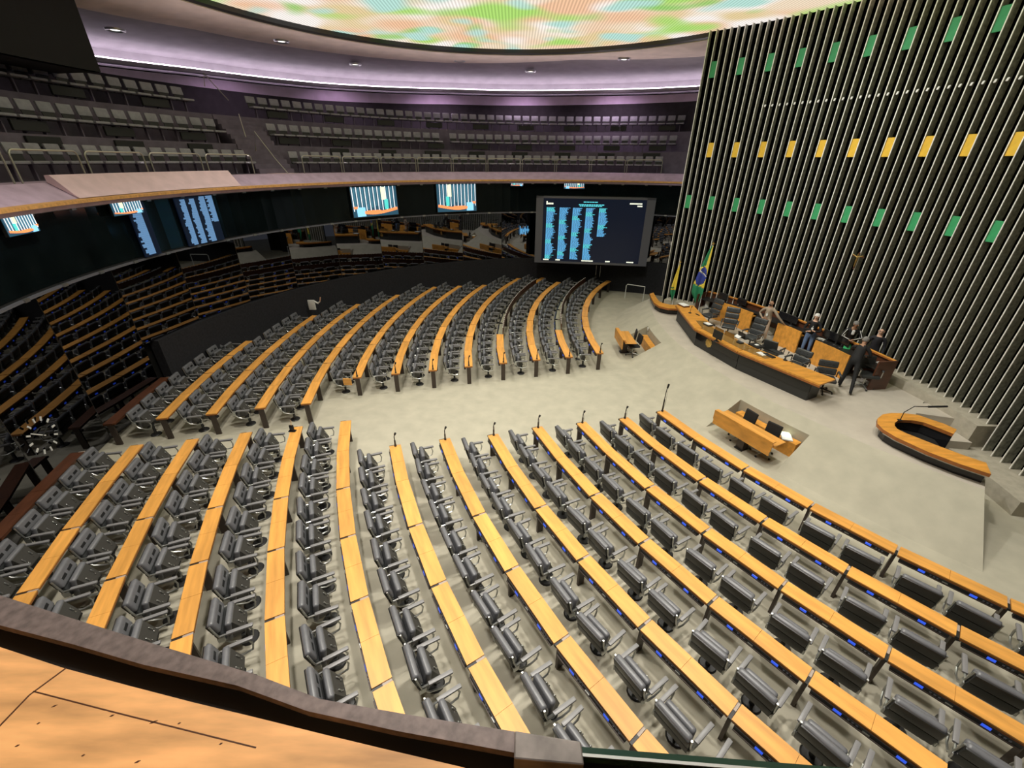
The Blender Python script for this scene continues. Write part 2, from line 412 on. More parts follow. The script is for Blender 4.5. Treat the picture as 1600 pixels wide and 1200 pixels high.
def RD(a):
    a = (a+180) % 360-180
    t_ = max(0, min(1, (42-abs(a))/30.0)); return 11.5+3.6*t_*t_*(3-2*t_)
cd = MB(); cd.add([(K.x+RD(a)*cosd(a), K.y+RD(a)*sind(a), 12.35) for a in range(0, 360, 4)]+[(K.x, K.y, 12.35)], [(i, (i+1) % 90, 90) for i in range(90)], 'luminous_ceiling')
struct(cd.build('ceiling'), 'round luminous ceiling with green, orange and cream patches', 'ceiling')
# plain ceiling towards the fin wall, so that the disc butts on it
bk = MB(); a_b = angof(onr(139, 62, 15.9, G), G)
bk.revolve([(15.9, 9.9), (15.9, 13.4), (16.1, 13.4), (16.1, 9.9)], G, a_b, 300, 3, 'black_wall', closed=True)
bk.revolve([(15.9, 9.9), (18.6, 9.9)], G, a_b, 300, 3, 'black_wall')
struct(bk.build('wall_left'), 'black upper wall over the left gallery', 'wall')
ot = MB(); ot.revolve([(19.0, 4.5), (19.0, 14.5)], K, 0, 360, 6, 'dark_void'); ot.revolve([(0.01, 13.6), (19.0, 13.6)], K, 0, 360, 12, 'dark_void')
struct(ot.build('wall_shell'), 'outer dark shell of the hall', 'wall')
# ================================================================ FIN WALL
PSI0, DPSI, RW = 51.4, .27/14.6/D2R, 14.6
NF = 80
def ztop(psi): return 1.30 if psi > 6 else (1.14 if psi > -2 else (.43 if psi > -11.5 else 0.0))
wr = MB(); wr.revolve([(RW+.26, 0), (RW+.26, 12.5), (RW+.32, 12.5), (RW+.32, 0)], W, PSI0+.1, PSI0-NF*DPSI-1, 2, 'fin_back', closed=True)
wall_right = struct(wr.build('wall_right'), 'black curved wall behind the vertical fins', 'wall')
fin_mesh = {}
for i in range(NF):
    psi = PSI0-i*DPSI; zt = ztop(psi)
    if zt not in fin_mesh:
        m = MB(); m.box(.012, .25, -.012, .012, zt, 12.36, 'fin'); m.box(-.010, .012, -.014, .014, zt, 12.36, 'fin_edge')
        fin_mesh[zt] = m.mesh('wall_fin')
    o = bpy.data.objects.new('wall_fin', fin_mesh[zt]); sc.collection.objects.link(o); o.parent = wall_right
    o.location = pc(W, RW, psi); o.rotation_euler = (0, 0, psi*D2R)
pm = {}
for col, zc, off, nmx, where in (('green', 11.02, 1, 12, 'upper'), ('yellow', 8.09, 3, 14, 'middle'), ('green', 5.97, 1, 16, 'lower')):
    m = MB(); m.rbox(.03, .055, -.122, .122, -.28, .28, .008, 'panel_'+col, seg=1); me = m.mesh('wall_tile')
    if col == 'green' and where == 'upper': zc = 11.02
    k = 0
    while off+4*k < NF-1 and k < nmx:
        psi = PSI0-(off+4*k+.5)*DPSI; k += 1
        o = bpy.data.objects.new('colour_tile', me); sc.collection.objects.link(o)
        o.location = pc(W, RW, psi, zc); o.rotation_euler = (0, 0, psi*D2R)
        tag(o, '%s tile between fins, %s from the left in the %s row of the fin wall' % (col, ordn(k), where), 'wall tile', '%s tiles of the %s row' % (col, where))
# small white clips high on the fins
for k in range(10, 44):
    psi = PSI0-(k+.28)*DPSI; m = MB(); m.rbox(.02, .06, -.03, .03, -.045, .045, .01, 'white', seg=1)
    if k == 10: clip = m.mesh('wall_clip')
    o = bpy.data.objects.new('lamp_clip', clip); sc.collection.objects.link(o); o.location = pc(W, RW, psi, 9.62); o.rotation_euler = (0, .4, psi*D2R)
    tag(o, 'small white clip in the high row between fins, %s from the left' % ordn(k-9), 'clip', 'white clips between the fins')
# plinth under the fins
pl = MB()
pl.revolve([(14.25, lambda a: 1.30 if a > 6 else 1.30-.02*(6-a)), (RW+.3, lambda a: 1.30 if a > 6 else 1.30-.02*(6-a)), (RW+.3, .0), (14.25, 0)], W, PSI0-1, -2, 1.5, 'plinth', closed=True)
pl.revolve([(13.75, 0), (13.75, .43), (RW+.3, .43), (RW+.3, 0)], W, -2, -11.5, 1.5, 'plinth', closed=True)
struct(pl.build('trim_7'), 'low carpeted plinth at the foot of the fin wall', 'trim')
# ================================================================ STAGE
SR, SZ, RR0 = 14.7, 1.0, 16.35
TH0, TH1 = 160.0, 224.0
WELL = ((175.5, 183.4), (202.3, 210.8)); RB = 15.1
def zramp(r): return SZ*(RR0-r)/(RR0-SR)
st = MB()
def inside_wall(p): return (p.x-W.x)**2+(p.y-W.y)**2 <= 14.3**2
# stage deck: from the ramp crest to the plinth, following rays from C
n = 64; top = []
for i in range(n+1):
    th = TH0+(TH1-TH0)*i/n; p0 = pc(C, SR, th, SZ); r = SR
    while r > 3:
        q = pc(C, r, th)
        if (q.x-W.x)**2+(q.y-W.y)**2 > 14.3**2 or (th > 216.4 and r < 13.55): break
        r -= .05
    top.append((p0, pc(C, min(r, SR-.01), th, SZ)))
vs = [v for ab in top for v in ab]+[Vector((v.x, v.y, 0)) for ab in top for v in ab]
fs = [(2*i, 2*i+2, 2*i+3, 2*i+1) for i in range(n)]
k = 2*(n+1)
fs = fs
fs += [(0, 1, k+1, k), (2*n, 2*n+1, k+2*n+1, k+2*n)]+[(2*i, 2*i+2, k+2*i+2, k+2*i) for i in range(n)]
st.add(vs, fs, 'carpet_stage')
st.prism([(12.0, 11.1), (12.10, 10.76), (13.05, 10.46), (13.25, 11.3), (12.2, 11.4)], 0, SZ-.002, 'carpet_stage')
for z_, ya, yb in ((.67, 10.70, 9.95), (.34, 9.95, 9.25)): st.prism([(11.7, ya), (11.62, yb), (13.0, yb-.25), (13.05, ya-.25)], 0, z_, 'carpet_stage')
struct(st.build('floor_stage'), 'raised carpeted stage in front of the fin wall', 'floor')
rp = MB()
def ramp_part(t0, t1, r0, r1):
    m = max(1, round((t1-t0)/1.0)); vs = []; fs = []
    for i in range(m+1):
        th = t0+(t1-t0)*i/m
        sk_ = lambda r: th+(1.35*(r-SR)/(RR0-SR)*max(0, (th-214)/10) if t1 == TH1 else 0)
        for r in (r0, r1): vs.append(pc(C, r, sk_(r), zramp(r)))
        for r in (r0, r1): vs.append(pc(C, r, sk_(r), 0))
    for i in range(m): fs.append((4*i, 4*i+4, 4*i+5, 4*i+1)); fs.append((4*i+1, 4*i+5, 4*i+7, 4*i+3))
    fs += [(0, 1, 3, 2), (4*m, 4*m+1, 4*m+3, 4*m+2)]
    rp.add(vs, fs, 'carpet')
for t0, t1 in ((TH0, WELL[0][0]), (WELL[0][1], WELL[1][0]), (WELL[1][1], TH1)): ramp_part(t0, t1, SR, RR0)
for t0, t1 in WELL: ramp_part(t0, t1, SR, RB)
struct(rp.build('floor_ramp'), 'carpeted slope rising from the hall floor to the stage', 'floor')
# ================================================================ DESK ROWS
LS = 1.56
def desk_meshes():
    w2 = .755; wf = .745; d = .30
    def slab(x0, x1, z0, z1, m, mb, y0=0, y1=None):
        y1 = d if y1 is None else y1
        mb.add([(x0, y0, z0), (x1, y0, z0), (x1*wf/w2, y1, z0), (x0*wf/w2, y1, z0), (x0, y0, z1), (x1, y0, z1), (x1*wf/w2, y1, z1), (x0*wf/w2, y1, z1)],
               [(3, 2, 1, 0), (4, 5, 6, 7), (0, 1, 5, 4), (1, 2, 6, 5), (2, 3, 7, 6), (3, 0, 4, 7)], m)
    t = MB(); slab(-w2, -.002, .738, .762, 'wood', t); slab(.002, w2, .738, .762, 'wood', t)
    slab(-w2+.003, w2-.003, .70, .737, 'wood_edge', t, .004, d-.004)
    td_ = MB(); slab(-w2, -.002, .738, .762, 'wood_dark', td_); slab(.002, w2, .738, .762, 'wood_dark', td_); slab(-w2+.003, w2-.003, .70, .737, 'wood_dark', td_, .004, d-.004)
    lg = MB(); lg.box(-.026, .026, .075, .225, 0, .70, 'bronze'); lg.box(-.022, .022, .0, .15, .70, .745, 'black_metal'); lg.box(-.022, .022, .15, .295, .70, .745, 'bracket')
    cs = MB(); cs.box(-.70, .70, -.012, .05, .618, .700, 'black_metal'); cs.box(-.70, .70, -.03, -.012, .618, .632, 'bronze')
    for s in (-1, 1):
        for q in range(3): cs.box(s*.36+.12+q*.05, s*.36+.145+q*.05, -.017, -.012, .65, .68, 'frame_grey')
    cs.box(-.06, .02, -.022, -.012, .645, .665, 'aluminium')
    ds = MB(); ds.add([(-.05, -.014, .640), (.05, -.014, .640), (.05, -.014, .690), (-.05, -.014, .690), (-.05, -.022, .642), (.05, -.022, .642), (.05, -.018, .688), (-.05, -.018, .688)], [(0, 1, 2, 3), (4, 5, 6, 7), (0, 1, 5, 4), (1, 2, 6, 5), (2, 3, 7, 6), (3, 0, 4, 7)], 'screen_blue')
    # raised lid of an opened desk
    op = MB(); op.box(-w2, w2, d-.03, d-.005, .73, 1.03, 'wood_dark'); op.box(-w2, w2, .0, .27, .66, .69, 'carpet_dark')
    for q in range(6): op.rbox(-w2+.10+q*.25, -w2+.15+q*.25, d-.045, d+.0, 1.02, 1.055, .008, 'white', seg=1)
    return dict(top=t.mesh('desk_top'), dark=td_.mesh('desk_top_dark'), leg=lg.mesh('desk_leg'), console=cs.mesh('desk_console'), display=ds.mesh('desk_display'), lid=op.mesh('desk_lid'))
DM = desk_meshes()
def mesh_obj(name, me, parent=None, loc=(0, 0, 0), rot=(0, 0, 0)):
    o = bpy.data.objects.new(name, me); sc.collection.objects.link(o); o.parent = parent; o.location = loc; o.rotation_euler = rot; return o
def chair_meshes():
    ba = MB(); ba.lathe([(0, .03), (.13, .03), (.15, .012), (.15, 0)], 'black_metal', 14); ba.lathe([(.045, .02), (.04, .05), (.035, .34), (.06, .36), (0, .36)], 'black_metal', 10)
    ba.box(-.20, .20, -.03, .03, .35, .38, 'black_metal')
    # the seats are tipped up: cushion towards the backrest, dark shell with studs towards the desk
    se = MB(); M = Matrix.Translation((0, -.135, .40)) @ Matrix.Rotation(80*D2R, 4, 'X')
    se.rbox(-.235, .235, -.03, .40, .0, .10, .047, 'leather_lit', M, 3)
    # wedge-shaped shell under the tipped cushion
    se.add([(-.215, -.17, .40), (.215, -.17, .40), (.215, -.10, .775), (-.215, -.10, .775), (-.16, .06, .46), (.16, .06, .46), (.19, -.065, .76), (-.19, -.065, .76), (-.16, .03, .40), (.16, .03, .40)],
           [(0, 3, 2, 1), (3, 7, 6, 2), (7, 4, 5, 6), (4, 8, 9, 5), (8, 0, 1, 9), (0, 8, 4, 7, 3), (1, 2, 6, 5, 9)], 'shell')
    M = Matrix.Translation((0, .0, .61)) @ Matrix.Rotation(-67*D2R, 4, 'X')
    for sx in (-.10, .10): se.rbox(sx-.012, sx+.012, -.05, .03, .0, .018, .004, 'aluminium', M, 1); se.rbox(sx*.8-.01, sx*.8+.01, .06, .075, .0, .02, .004, 'chrome', M, 1)
    bk_ = MB(); M = Matrix.Translation((0, -.235, .50)) @ Matrix.Rotation(13*D2R, 4, 'X')
    bk_.rbox(-.275, .275, -.04, .065, .20, .47, .048, 'leather_lit', M, 3); bk_.rbox(-.275, .275, -.056, -.01, -.02, .205, .018, 'leather_dark', M, 2); bk_.rbox(-.275, .275, -.056, -.01, .215, .450, .018, 'leather_dark', M, 2); bk_.rbox(-.262, .262, -.040, .045, -.02, .21, .035, 'leather', M, 2)
    for s in (-.105, .105): bk_.rbox(s-.075, s+.075, .052, .069, .30, .37, .008, 'leather_dark', M, 1)
    pass
    ar = MB(); ar.rbox(-.034, .034, -.17, .22, -.022, .022, .018, 'arm_pad', None, 2)
    fr = MB(); fr.tube([(0, -.33, .93), (0, -.30, .76), (0, -.25, .56), (0, -.16, .43), (0, .02, .37), (0, .16, .40), (0, .19, .52), (0, .16, .635), (0, -.06, .645), (0, -.26, .65)], .016, 'aluminium', 6)
    fr.rbox(-.016, .016, -.31, -.20, .50, .62, .01, 'aluminium', None, 1)
    return dict(base=ba.mesh('chair_base', True), seat=se.mesh('chair_seat', True), back=bk_.mesh('chair_back', True), arm=ar.mesh('chair_arm', True), frame=fr.mesh('chair_frame', True))
CM = chair_meshes()
def make_chair():
    t = thing('deputy_chair', (0, 0, 0), 0, '', 'chair', 'black leather chairs behind the curved desks')
    mesh_obj('base', CM['base'], t); mesh_obj('seat', CM['seat'], t); mesh_obj('backrest', CM['back'], t)
    for s in (-1, 1):
        mesh_obj('armrest', CM['arm'], t, (s*.292, .005, .665)); mesh_obj('side_frame', CM['frame'], t, (s*.285, 0, 0))
    snap(t); return t
def make_desk(kind):
    t = thing('bench_desk', (0, 0, 0), 0, '', 'desk', 'desk sections of the curved rows')
    if kind == 'open': mesh_obj('raised_lid', DM['lid'], t)
    elif kind == 'dark': mesh_obj('desk_top', DM['dark'], t)
    else: mesh_obj('desk_top', DM['top'], t)
    mesh_obj('leg', DM['leg'], t, (-.78, 0, 0))
    if kind != 'dark':
        c = mesh_obj('console', DM['console'], t)
        for s in (-1, 1): mesh_obj('display', DM['display'], c, (s*.36, 0, 0))
    snap(t); return t
proto = {'chair': None, 'normal': None, 'dark': None, 'open': None}
def place(kind, loc, rz, label, group=None):
    if proto[kind] is None:
        proto[kind] = make_chair() if kind == 'chair' else make_desk(kind); o = proto[kind]
        o.location = loc; o.rotation_euler = (0, 0, rz); o['label'] = label
        if group: o['group'] = group
        return o
    return dup(proto[kind], loc, rz, label, group)
NST = {1: 201.17, 2: 200.99, 3: 200.39, 4: 199.83, 5: 199.70, 6: 199.17, 7: 198.88, 8: 195.35, 9: 195.31, 10: 195.23, 11: 195.21, 12: 195.10, 13: 195.1}
FST = {1: 186.48, 2: 187.23, 3: 187.59, 4: 187.97, 5: 188.35, 6: 188.72, 7: 188.97, 8: 189.2, 9: 192.53, 10: 192.55, 11: 192.69, 12: 192.64, 13: 192.7}
RK = {k: 18.165+(k-1)*1.3305 for k in range(1, 14)}
def visible(p, mx=170, my=150):
    x, y = proj(p); return -mx < x < 1600+mx and y < 1200+my
chairs = []; ends = []
for side, ST, sg in (('near', NST, 1), ('far', FST, -1)):
    for k in range(1, 14):
        r = RK[k]; th = ST[k]; i = 0
        while True:
            pitch = (1.47 if i == 0 else LS)/r/D2R
            mid = th+sg*pitch/2; i += 1
            p = pc(C, r, mid)
            lim = 14.45 if k < 13 else 15.29
            if (p.xy-G).length > lim or i > 14: break
            nxt = th+sg*pitch
            if not visible(p): th = nxt; 
            else:
                kind = 'dark' if k == 13 else ('open' if side == 'far' and ((k == 4 and i >= 3 and i <= 8) or (k == 2 and i >= 3 and i <= 8)) else 'normal')
                look = {'dark': 'dark red-brown wooden', 'normal': 'orange wooden', 'open': 'opened, lid-up dark'}[kind]
                # +Y of the desk faces C
                dk = place(kind, p, (mid+90)*D2R, '%s desk section, %s from the aisle, %s row from the stage, %s block' % (look, ordn(i), ordn(k), side))
                if i == 1 and side == 'far': mesh_obj('leg', DM['leg'], dk, (.71, 0, 0))
                if k < 13:
                    for s in (-1, 1):
                        ca = mid+sg*s*.37/(r+.42)/D2R; q = pc(C, r+.42, ca)
                        n_ = 2*i-1 if s < 0 else 2*i
                        chairs.append((q, (ca+90)*D2R, k, n_, side))
                if i == 1: ends.append((side, k, r, th))
            th = nxt
# the 300 chairs that show largest are things of their own; the farthest are one object
chairs.sort(key=lambda c: (c[0]-Vector((0, 0, H))).length)
print('CHAIRS', len(chairs))
for q, rz, k, n_, side in chairs[:300]:
    rz2 = rz+random.uniform(-.06, .06)
    place('chair', q, rz2, 'black leather armchair, %s seat from the aisle, %s row from the stage, %s block' % (ordn(n_), ordn(k), side))
if len(chairs) > 300:
    m = MB()
    for q, rz, k, n_, side in chairs[300:]:
        B = Matrix.Translation(q) @ Matrix.Rotation(rz, 4, 'Z')
        for me, off in ((CM['base'], 0), (CM['seat'], 0), (CM['back'], 0), (CM['arm'], -.292), (CM['arm'], .292), (CM['frame'], -.285), (CM['frame'], .285)):
            M = B @ Matrix.Translation((off, .005, .665) if me is CM['arm'] else (off, 0, 0))
            nm = [x.name for x in me.materials]
            for mi_, mn in enumerate(nm):
                fs = [tuple(p.vertices) for p in me.polygons if p.material_index == mi_]
                used = sorted({v for f in fs for v in f}); ix = {v: j for j, v in enumerate(used)}
                m.add([me.vertices[v].co for v in used], [tuple(ix[v] for v in f) for f in fs], mn, M)
    o = m.build('deputy_chairs', smooth=True); tag(o, 'farthest black leather armchairs at the back ends of the far rows', 'chairs', None, 'stuff')
# end legs and gooseneck microphones at the aisle ends
def mic_mesh(h, big=False):
    m = MB(); m.rbox(-.03, .03, -.03, .03, 0, .05, .01, 'black_metal', seg=1)
    m.tube([(0, 0, .03), (0, 0, h*.45)], .022, 'black_metal', 8); m.tube([(0, 0, .03), (0, 0, h*.72), (0, .02, h*.9)], .013, 'black_metal', 6)
    m.tube([(0, .02, h*.86), (0, .045, h)], [.024, .03], 'fabric_black', 8)
    m.tube([(.01, 0, h*.8), (.06, 0, h*.7), (.07, 0, h*.4), (.03, 0, h*.1)], .004, 'black_metal', 4)
    return m.mesh('microphone')
mic_s, mic_t = mic_mesh(.42), mic_mesh(.95)
for side, k, r, th in ends:
    sg = 1 if side == 'near' else -1
    m = MB()
    p = pc(C, r, th)
    lab = 'dark upright end leg closing the %s row, %s block, beside the aisle' % (ordn(k), side)
    if k > 8 and side == 'near' or k == 8 and side == 'near': continue
    if side == 'near' and k >= 8: continue
    if k <= 8:
        big = side == 'near' and k == 1
        o = mesh_obj('desk_microphone', mic_t if big else mic_s, None, pc(C, r-.15, th+sg*.05, .763), (0, 0, (th+90)*D2R))
        tag(o, '%s black microphone at the aisle end of the %s row, %s block' % ('tall' if big else 'small', ordn(k), side), 'microphone', None if big else 'microphones at the aisle ends')
# black voting pad on the ninth near desk and hinged flap on the eighth far one
m = MB(); m.rbox(-.10, .10, -.05, .05, 0, .03, .01, 'black_gloss'); m.rbox(-.06, .06, -.02, .02, .03, .20, .01, 'black_gloss'); m.tube([(0, 0, .15), (.02, .03, .36)], .012, 'chrome')
tag(m.build('voting_terminal', loc=pc(C, 28.75, 195.7, .763)), 'black voting terminal with a chrome stem on the ninth near desk', 'terminal')
m = MB(); m.rbox(-.28, .02, -.02, .02, -.26, 0, .008, 'wood', seg=1)
o = m.build('hinged_flap', loc=pc(C, 27.55, 189.33, .74)); o.rotation_euler = (0, 0, (189.3+90+90-12)*D2R); tag(o, 'orange wooden flap hanging from the eighth far desk end', 'flap')
# ================================================================ GALLERY SEATS
def gs_mesh():
    b = MB(); MM = Matrix.Rotation(-9*D2R, 4, 'X'); b.rbox(-.21, .21, -.03, .04, .60, .87, .03, 'seat_pad', MM, 2); b.box(-.17, .17, -.01, .01, .40, .61, 'seat_dark', MM)
    s = MB(); s.rbox(-.23, .23, -.46, -.08, .38, .45, .03, 'seat_pad', None, 2)
    u = MB(); u.box(-.02, .02, -.20, -.10, 0, .38, 'tier'); u.box(-.25, .25, -.12, -.08, .36, .40, 'seat_dark')
    return b.mesh('gallery_backrest', True), s.mesh('gallery_seat_pad', True), u.mesh('gallery_support')
gb_, gs_, gu_ = gs_mesh()
gproto = [None]
def gallery_seat(R, a, z, label):
    loc = pc(G, R, a, z); rz = (a-90)*D2R
    if gproto[0] is None:
        t = thing('gallery_seat', loc, rz, label, 'seat', 'grey-green seats of the gallery')
        mesh_obj('backrest', gb_, t); mesh_obj('seat', gs_, t); mesh_obj('support', gu_, t); snap(t); gproto[0] = t; return
    dup(gproto[0], loc, rz, label)
ROWN = ['front', 'middle', 'top']
for row, (R, z, spans) in enumerate(((15.35, 7.04, ((68.0, 146.5, 'right'), (155.5, 190, 'left'))), (16.4, 8.13, ((66.5, 113.0, 'right'), (115.0, 147, 'centre'), (156.2, 188, 'left'))),
                                     (17.45, 9.20, ((65.0, 147.2, 'right'), (157, 186, 'left'))))):
    dp = .545/R/D2R
    for a0, a1, nm in spans:
        n = int((a1-a0)/dp)
        for i in range(n+1):
            a = a1-i*dp if nm != 'left' else a0+i*dp
            frm = 'left' if nm != 'left' else 'right'
            gallery_seat(R, a, z, 'grey-green folding seat, %s from the %s in the %s row, %s gallery section' % (ordn(i+1), frm, ROWN[row], nm))
vm = MB(); vm.rbox(-.48, .48, -.04, .04, -.13, .13, .01, 'seat_dark', seg=1); vme = vm.mesh('vent_box')
vc = 0
for R_, z_, nm, a0, a1 in ((16.12, 8.13+.20, 'middle', 67, 146), (17.17, 9.20+.20, 'top', 66, 146), (15.90, 7.95, 'front', 68, 146), (16.12, 8.33, 'middle', 157, 188), (17.17, 9.40, 'top', 158, 186), (15.90, 7.95, 'front', 157, 190)):
    a = a0+3; vc2 = 0
    while a < a1:
        vc2 += 1; o = mesh_obj('air_vent', vme, None, pc(G, R_, a, z_), (0, 0, (a+90)*D2R)); tag(o, 'dark air vent %s row of the gallery, %s from the right, %s side' % ('behind the front' if nm == 'front' else 'under the '+nm, ordn(vc2), 'left' if a0 > 150 else 'right'), 'vent', 'air vents among the gallery rows'); a += 9.4
# guard rails
def rail_mesh(w, h=.68):
    r = .12; m = MB(); pts = [(-w/2, 0, -.02), (-w/2, 0, h-r)]
    for q in range(1, 5): a = PI-q*PI/8; pts.append((-w/2+r+r*math.cos(a), 0, h-r+r*math.sin(a)))
    for q in range(0, 4): a = PI/2-q*PI/8; pts.append((w/2-r+r*math.cos(a), 0, h-r+r*math.sin(a)))
    pts += [(w/2, 0, h-r), (w/2, 0, -.02)]
    m.tube(pts, .022, 'rail', 6); return m.mesh('guard_rail', True)
rl_ = rail_mesh(1.88)
a = 140.6+7.6
i = 0
while a-7.9 > 62:
    i += 1; o = mesh_obj('guard_rail', rl_, None, pc(G, 14.2, a-3.95, 7.04), (0, 0, (a-3.95+90)*D2R)); tag(o, 'rounded steel guard rail, %s from the aisle stairs on the right gallery section' % ordn(i), 'guard rail', 'guard rails on the parapet'); a -= 8.05
a = 157.2; i = 0
while a < 200:
    i += 1; o = mesh_obj('guard_rail', rl_, None, pc(G, 14.2, a+3.95, 7.04), (0, 0, (a+3.95+90)*D2R)); tag(o, 'rounded steel guard rail, %s from the aisle stairs on the left gallery section' % ordn(i), 'guard rail', 'guard rails on the parapet'); a += 8.45
# aisle stairs and handrails of the gallery
sm = MB()
for q in range(6):
    sm.revolve([(14.9+q*.2, 7.04), (14.9+q*.2, 7.04+.18*(q+1)), (15.95, 7.04+.18*(q+1)), (15.95, 7.04)], G, 148.2, 154.4, 2, 'tier', closed=True)
    sm.revolve([(15.95+q*.2, 8.1), (15.95+q*.2, 8.13+.178*(q+1)), (17.0, 8.13+.178*(q+1)), (17.0, 8.1)], G, 148.2, 154.4, 2, 'tier', closed=True)
for q in range(2): sm.revolve([(14.3+q*.3, 7.04), (14.3+q*.3, 7.04+.001+.0*q), (14.9, 7.05), (14.9, 7.04)], G, 148.6, 153.2, 2, 'parapet_light', closed=True)
struct(sm.build('trim_8'), 'steps of the gallery aisle', 'trim')
def hrail(label, pts, r=.018, m_='rail'):
    m = MB(); m.tube(pts, r, m_, 6); tag(m.build('handrail', smooth=True), label, 'handrail')
hrail('thin steel handrail sloping beside the lower aisle stairs', [onr(400, 236, 15.2), onr(397, 205, 15.2), onr(430, 248, 14.7), onr(458, 280, 14.2)])
hrail('short thin handrail beside the middle aisle stairs', [onr(373, 178, 16.3), onr(384, 214, 15.9)])
hrail('thin handrail at the top of the aisle stairs', [onr(320, 135, 17.8), onr(318, 114, 17.6), onr(357, 157, 17.0)])
# ================================================================ DISPLAYS
def plate(mb, ang, R, u0, u1, z0, z1, m, a_mid, out=0.0):
    M = Matrix.Translation(pc(G, R-out, a_mid)) @ Matrix.Rotation((a_mid-90)*D2R, 4, 'Z')
    mb.box(-u1, -u0, 0, .02, z0, z1, m, M)   # u grows to the right as seen from the hall
def tv_or_reflection(a0, a1, z0, z1, label, mirror=False, crop=False):
    am = (a0+a1)/2; wd = 2*13.72*math.sin(abs(a1-a0)/2*D2R); t = thing('video_image', pc(G, 13.66, am), (am+90)*D2R, label, 'screen', 'video screen and reflections on the black fascia')
    # local: x to the right seen from the hall centre, y toward hall -> rotate
    def px(u): return (u-.5)*wd*(-1 if mirror else 1)
    hgt = z1-z0
    def bx(mb, u0, u1, v0, v1, m, y=0.0, th=.01):
        x0, x1 = sorted((px(u0), px(u1))); mb.box(x0, x1, y, y+th, z0+v0*hgt, z0+v1*hgt, m)
    b = MB(); bx(b, -.01, 1.01, -.015, 1.015, 'black_metal', -.07, .06); b.build('casing', t)
    p = MB(); bx(p, 0, 1, 0, 1, 'tv_dark', -.009); 
    for q in range(11): u = .02+q*.09; bx(p, u, u+.015, .2, 1, 'tv_white', .002)
    for q in range(10): u = .05+q*.09; bx(p, u, u+.035, .25+.05*(q % 3), .96, 'tv_mid', .001)
    bx(p, .08, .26, .02, .33, 'tv_blue', .012); bx(p, .02, .10, .28, .36, 'tv_orange', .014)
    bx(p, .64, .73, .55, .98, 'tv_cream', .012); bx(p, .70, .78, .22, .56, 'tv_teal', .012)
    for q in range(14):
        u = .24+q*.053; v = .06+.13*abs((q-4)/10)**1.5; bx(p, u, u+.054, v, v+.10, 'tv_orange', .014)
    for q in range(6): bx(p, .3+q*.05, .35+q*.05, .16, .21, 'tv_orange', .016)
    p.build('picture', t)
tv_or_reflection(130.4, 140.7, 5.10, 6.44, 'bright video screen on the black fascia, left of its large reflection', True)
tv_or_reflection(111.4, 120.9, 5.08, 6.47, 'bright video screen reflection in the black fascia, the one nearer the scoreboard')  # glowing picture in place of the first screen's mirror reflection
tv_or_reflection(99.9, 102.9, 6.34, 6.62, 'small bright reflected strip high on the fascia above the scoreboard, left one')  # the small ones paint reflections in the band as glowing pictures
tv_or_reflection(85.0, 89.9, 6.22, 6.60, 'small bright reflected strip high on the fascia above the scoreboard, right one', True)
tv_or_reflection(194.3, 198.0, 6.15, 6.55, 'small bright screen reflection at the far left end of the fascia')
tv_or_reflection(179.6, 184.0, 6.18, 6.50, 'small bright screen reflection at the left of the fascia beside a reflected blue list')
def listrefl(a0, a1, cols, label):  # scoreboard reflections painted as glowing text columns on the dark band
    am = (a0+a1)/2; wd = 2*13.7*math.sin(abs(a1-a0)/2*D2R); t = thing('list_reflection', pc(G, 13.72, am), (am+90)*D2R, label, 'screen')
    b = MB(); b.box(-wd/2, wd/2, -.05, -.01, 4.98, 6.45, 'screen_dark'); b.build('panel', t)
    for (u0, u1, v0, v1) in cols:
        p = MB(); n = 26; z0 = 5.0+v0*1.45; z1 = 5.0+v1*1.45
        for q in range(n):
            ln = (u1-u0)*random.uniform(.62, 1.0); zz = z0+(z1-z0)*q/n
            p.box((u0-.5)*wd, (u0-.5+ln)*wd, -.009, .0, zz, zz+(z1-z0)/n*.93, 'list_reflected')
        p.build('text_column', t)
listrefl(178.9, 181.5, [(.35, .98, .02, .95)], 'single jagged blue text column reflected in the left fascia')
listrefl(167.6, 174.0, [(.02, .22, .42, 1), (.24, .46, .0, 1), (.52, .70, .0, .97), (.76, .93, .0, .97)], 'four blue text columns reflected in the left fascia')
# scoreboard
pL, pR = pc(G, 13.85, 96.4), pc(G, 13.85, 68.0)
wd = (pR-pL).length; mid = (pL+pR)/2; ang = math.atan2((pR-pL).y, (pR-pL).x)
sb = thing('scoreboard', (mid.x, mid.y, 0), ang, 'large electronic scoreboard with blue name columns in a grey frame', 'scoreboard')
z0, z1 = 2.02, 5.83; hw = wd/2
m = MB(); m.rbox(-hw, hw, 0, .45, z0, z1, .02, 'charcoal', seg=1); m.build('housing', sb)
m = MB(); m.box(-hw, -hw+.42, -.05, 0, z0, z1, 'frame_grey'); m.box(hw-.48, hw, -.05, 0, z0, z1, 'frame_grey'); m.box(-hw, hw, -.05, 0, z1-.12, z1, 'frame_grey'); m.box(-hw, hw, -.06, 0, z0, z0+.12, 'frame_grey'); m.build('frame', sb)
m = MB(); sx0, sx1, sz0, sz1 = -hw+.42, hw-.48, z0+.12, z1-.12; m.box(sx0, sx1, -.02, .0, sz0, sz1, 'screen_dark'); m.build('screen', sb)
sw, sh = sx1-sx0, sz1-sz0
def sbx(mb, u0, u1, v0, v1, mt): mb.box(sx0+u0*sw, sx0+u1*sw, -.026, -.02, sz0+v0*sh, sz0+v1*sh, mt)
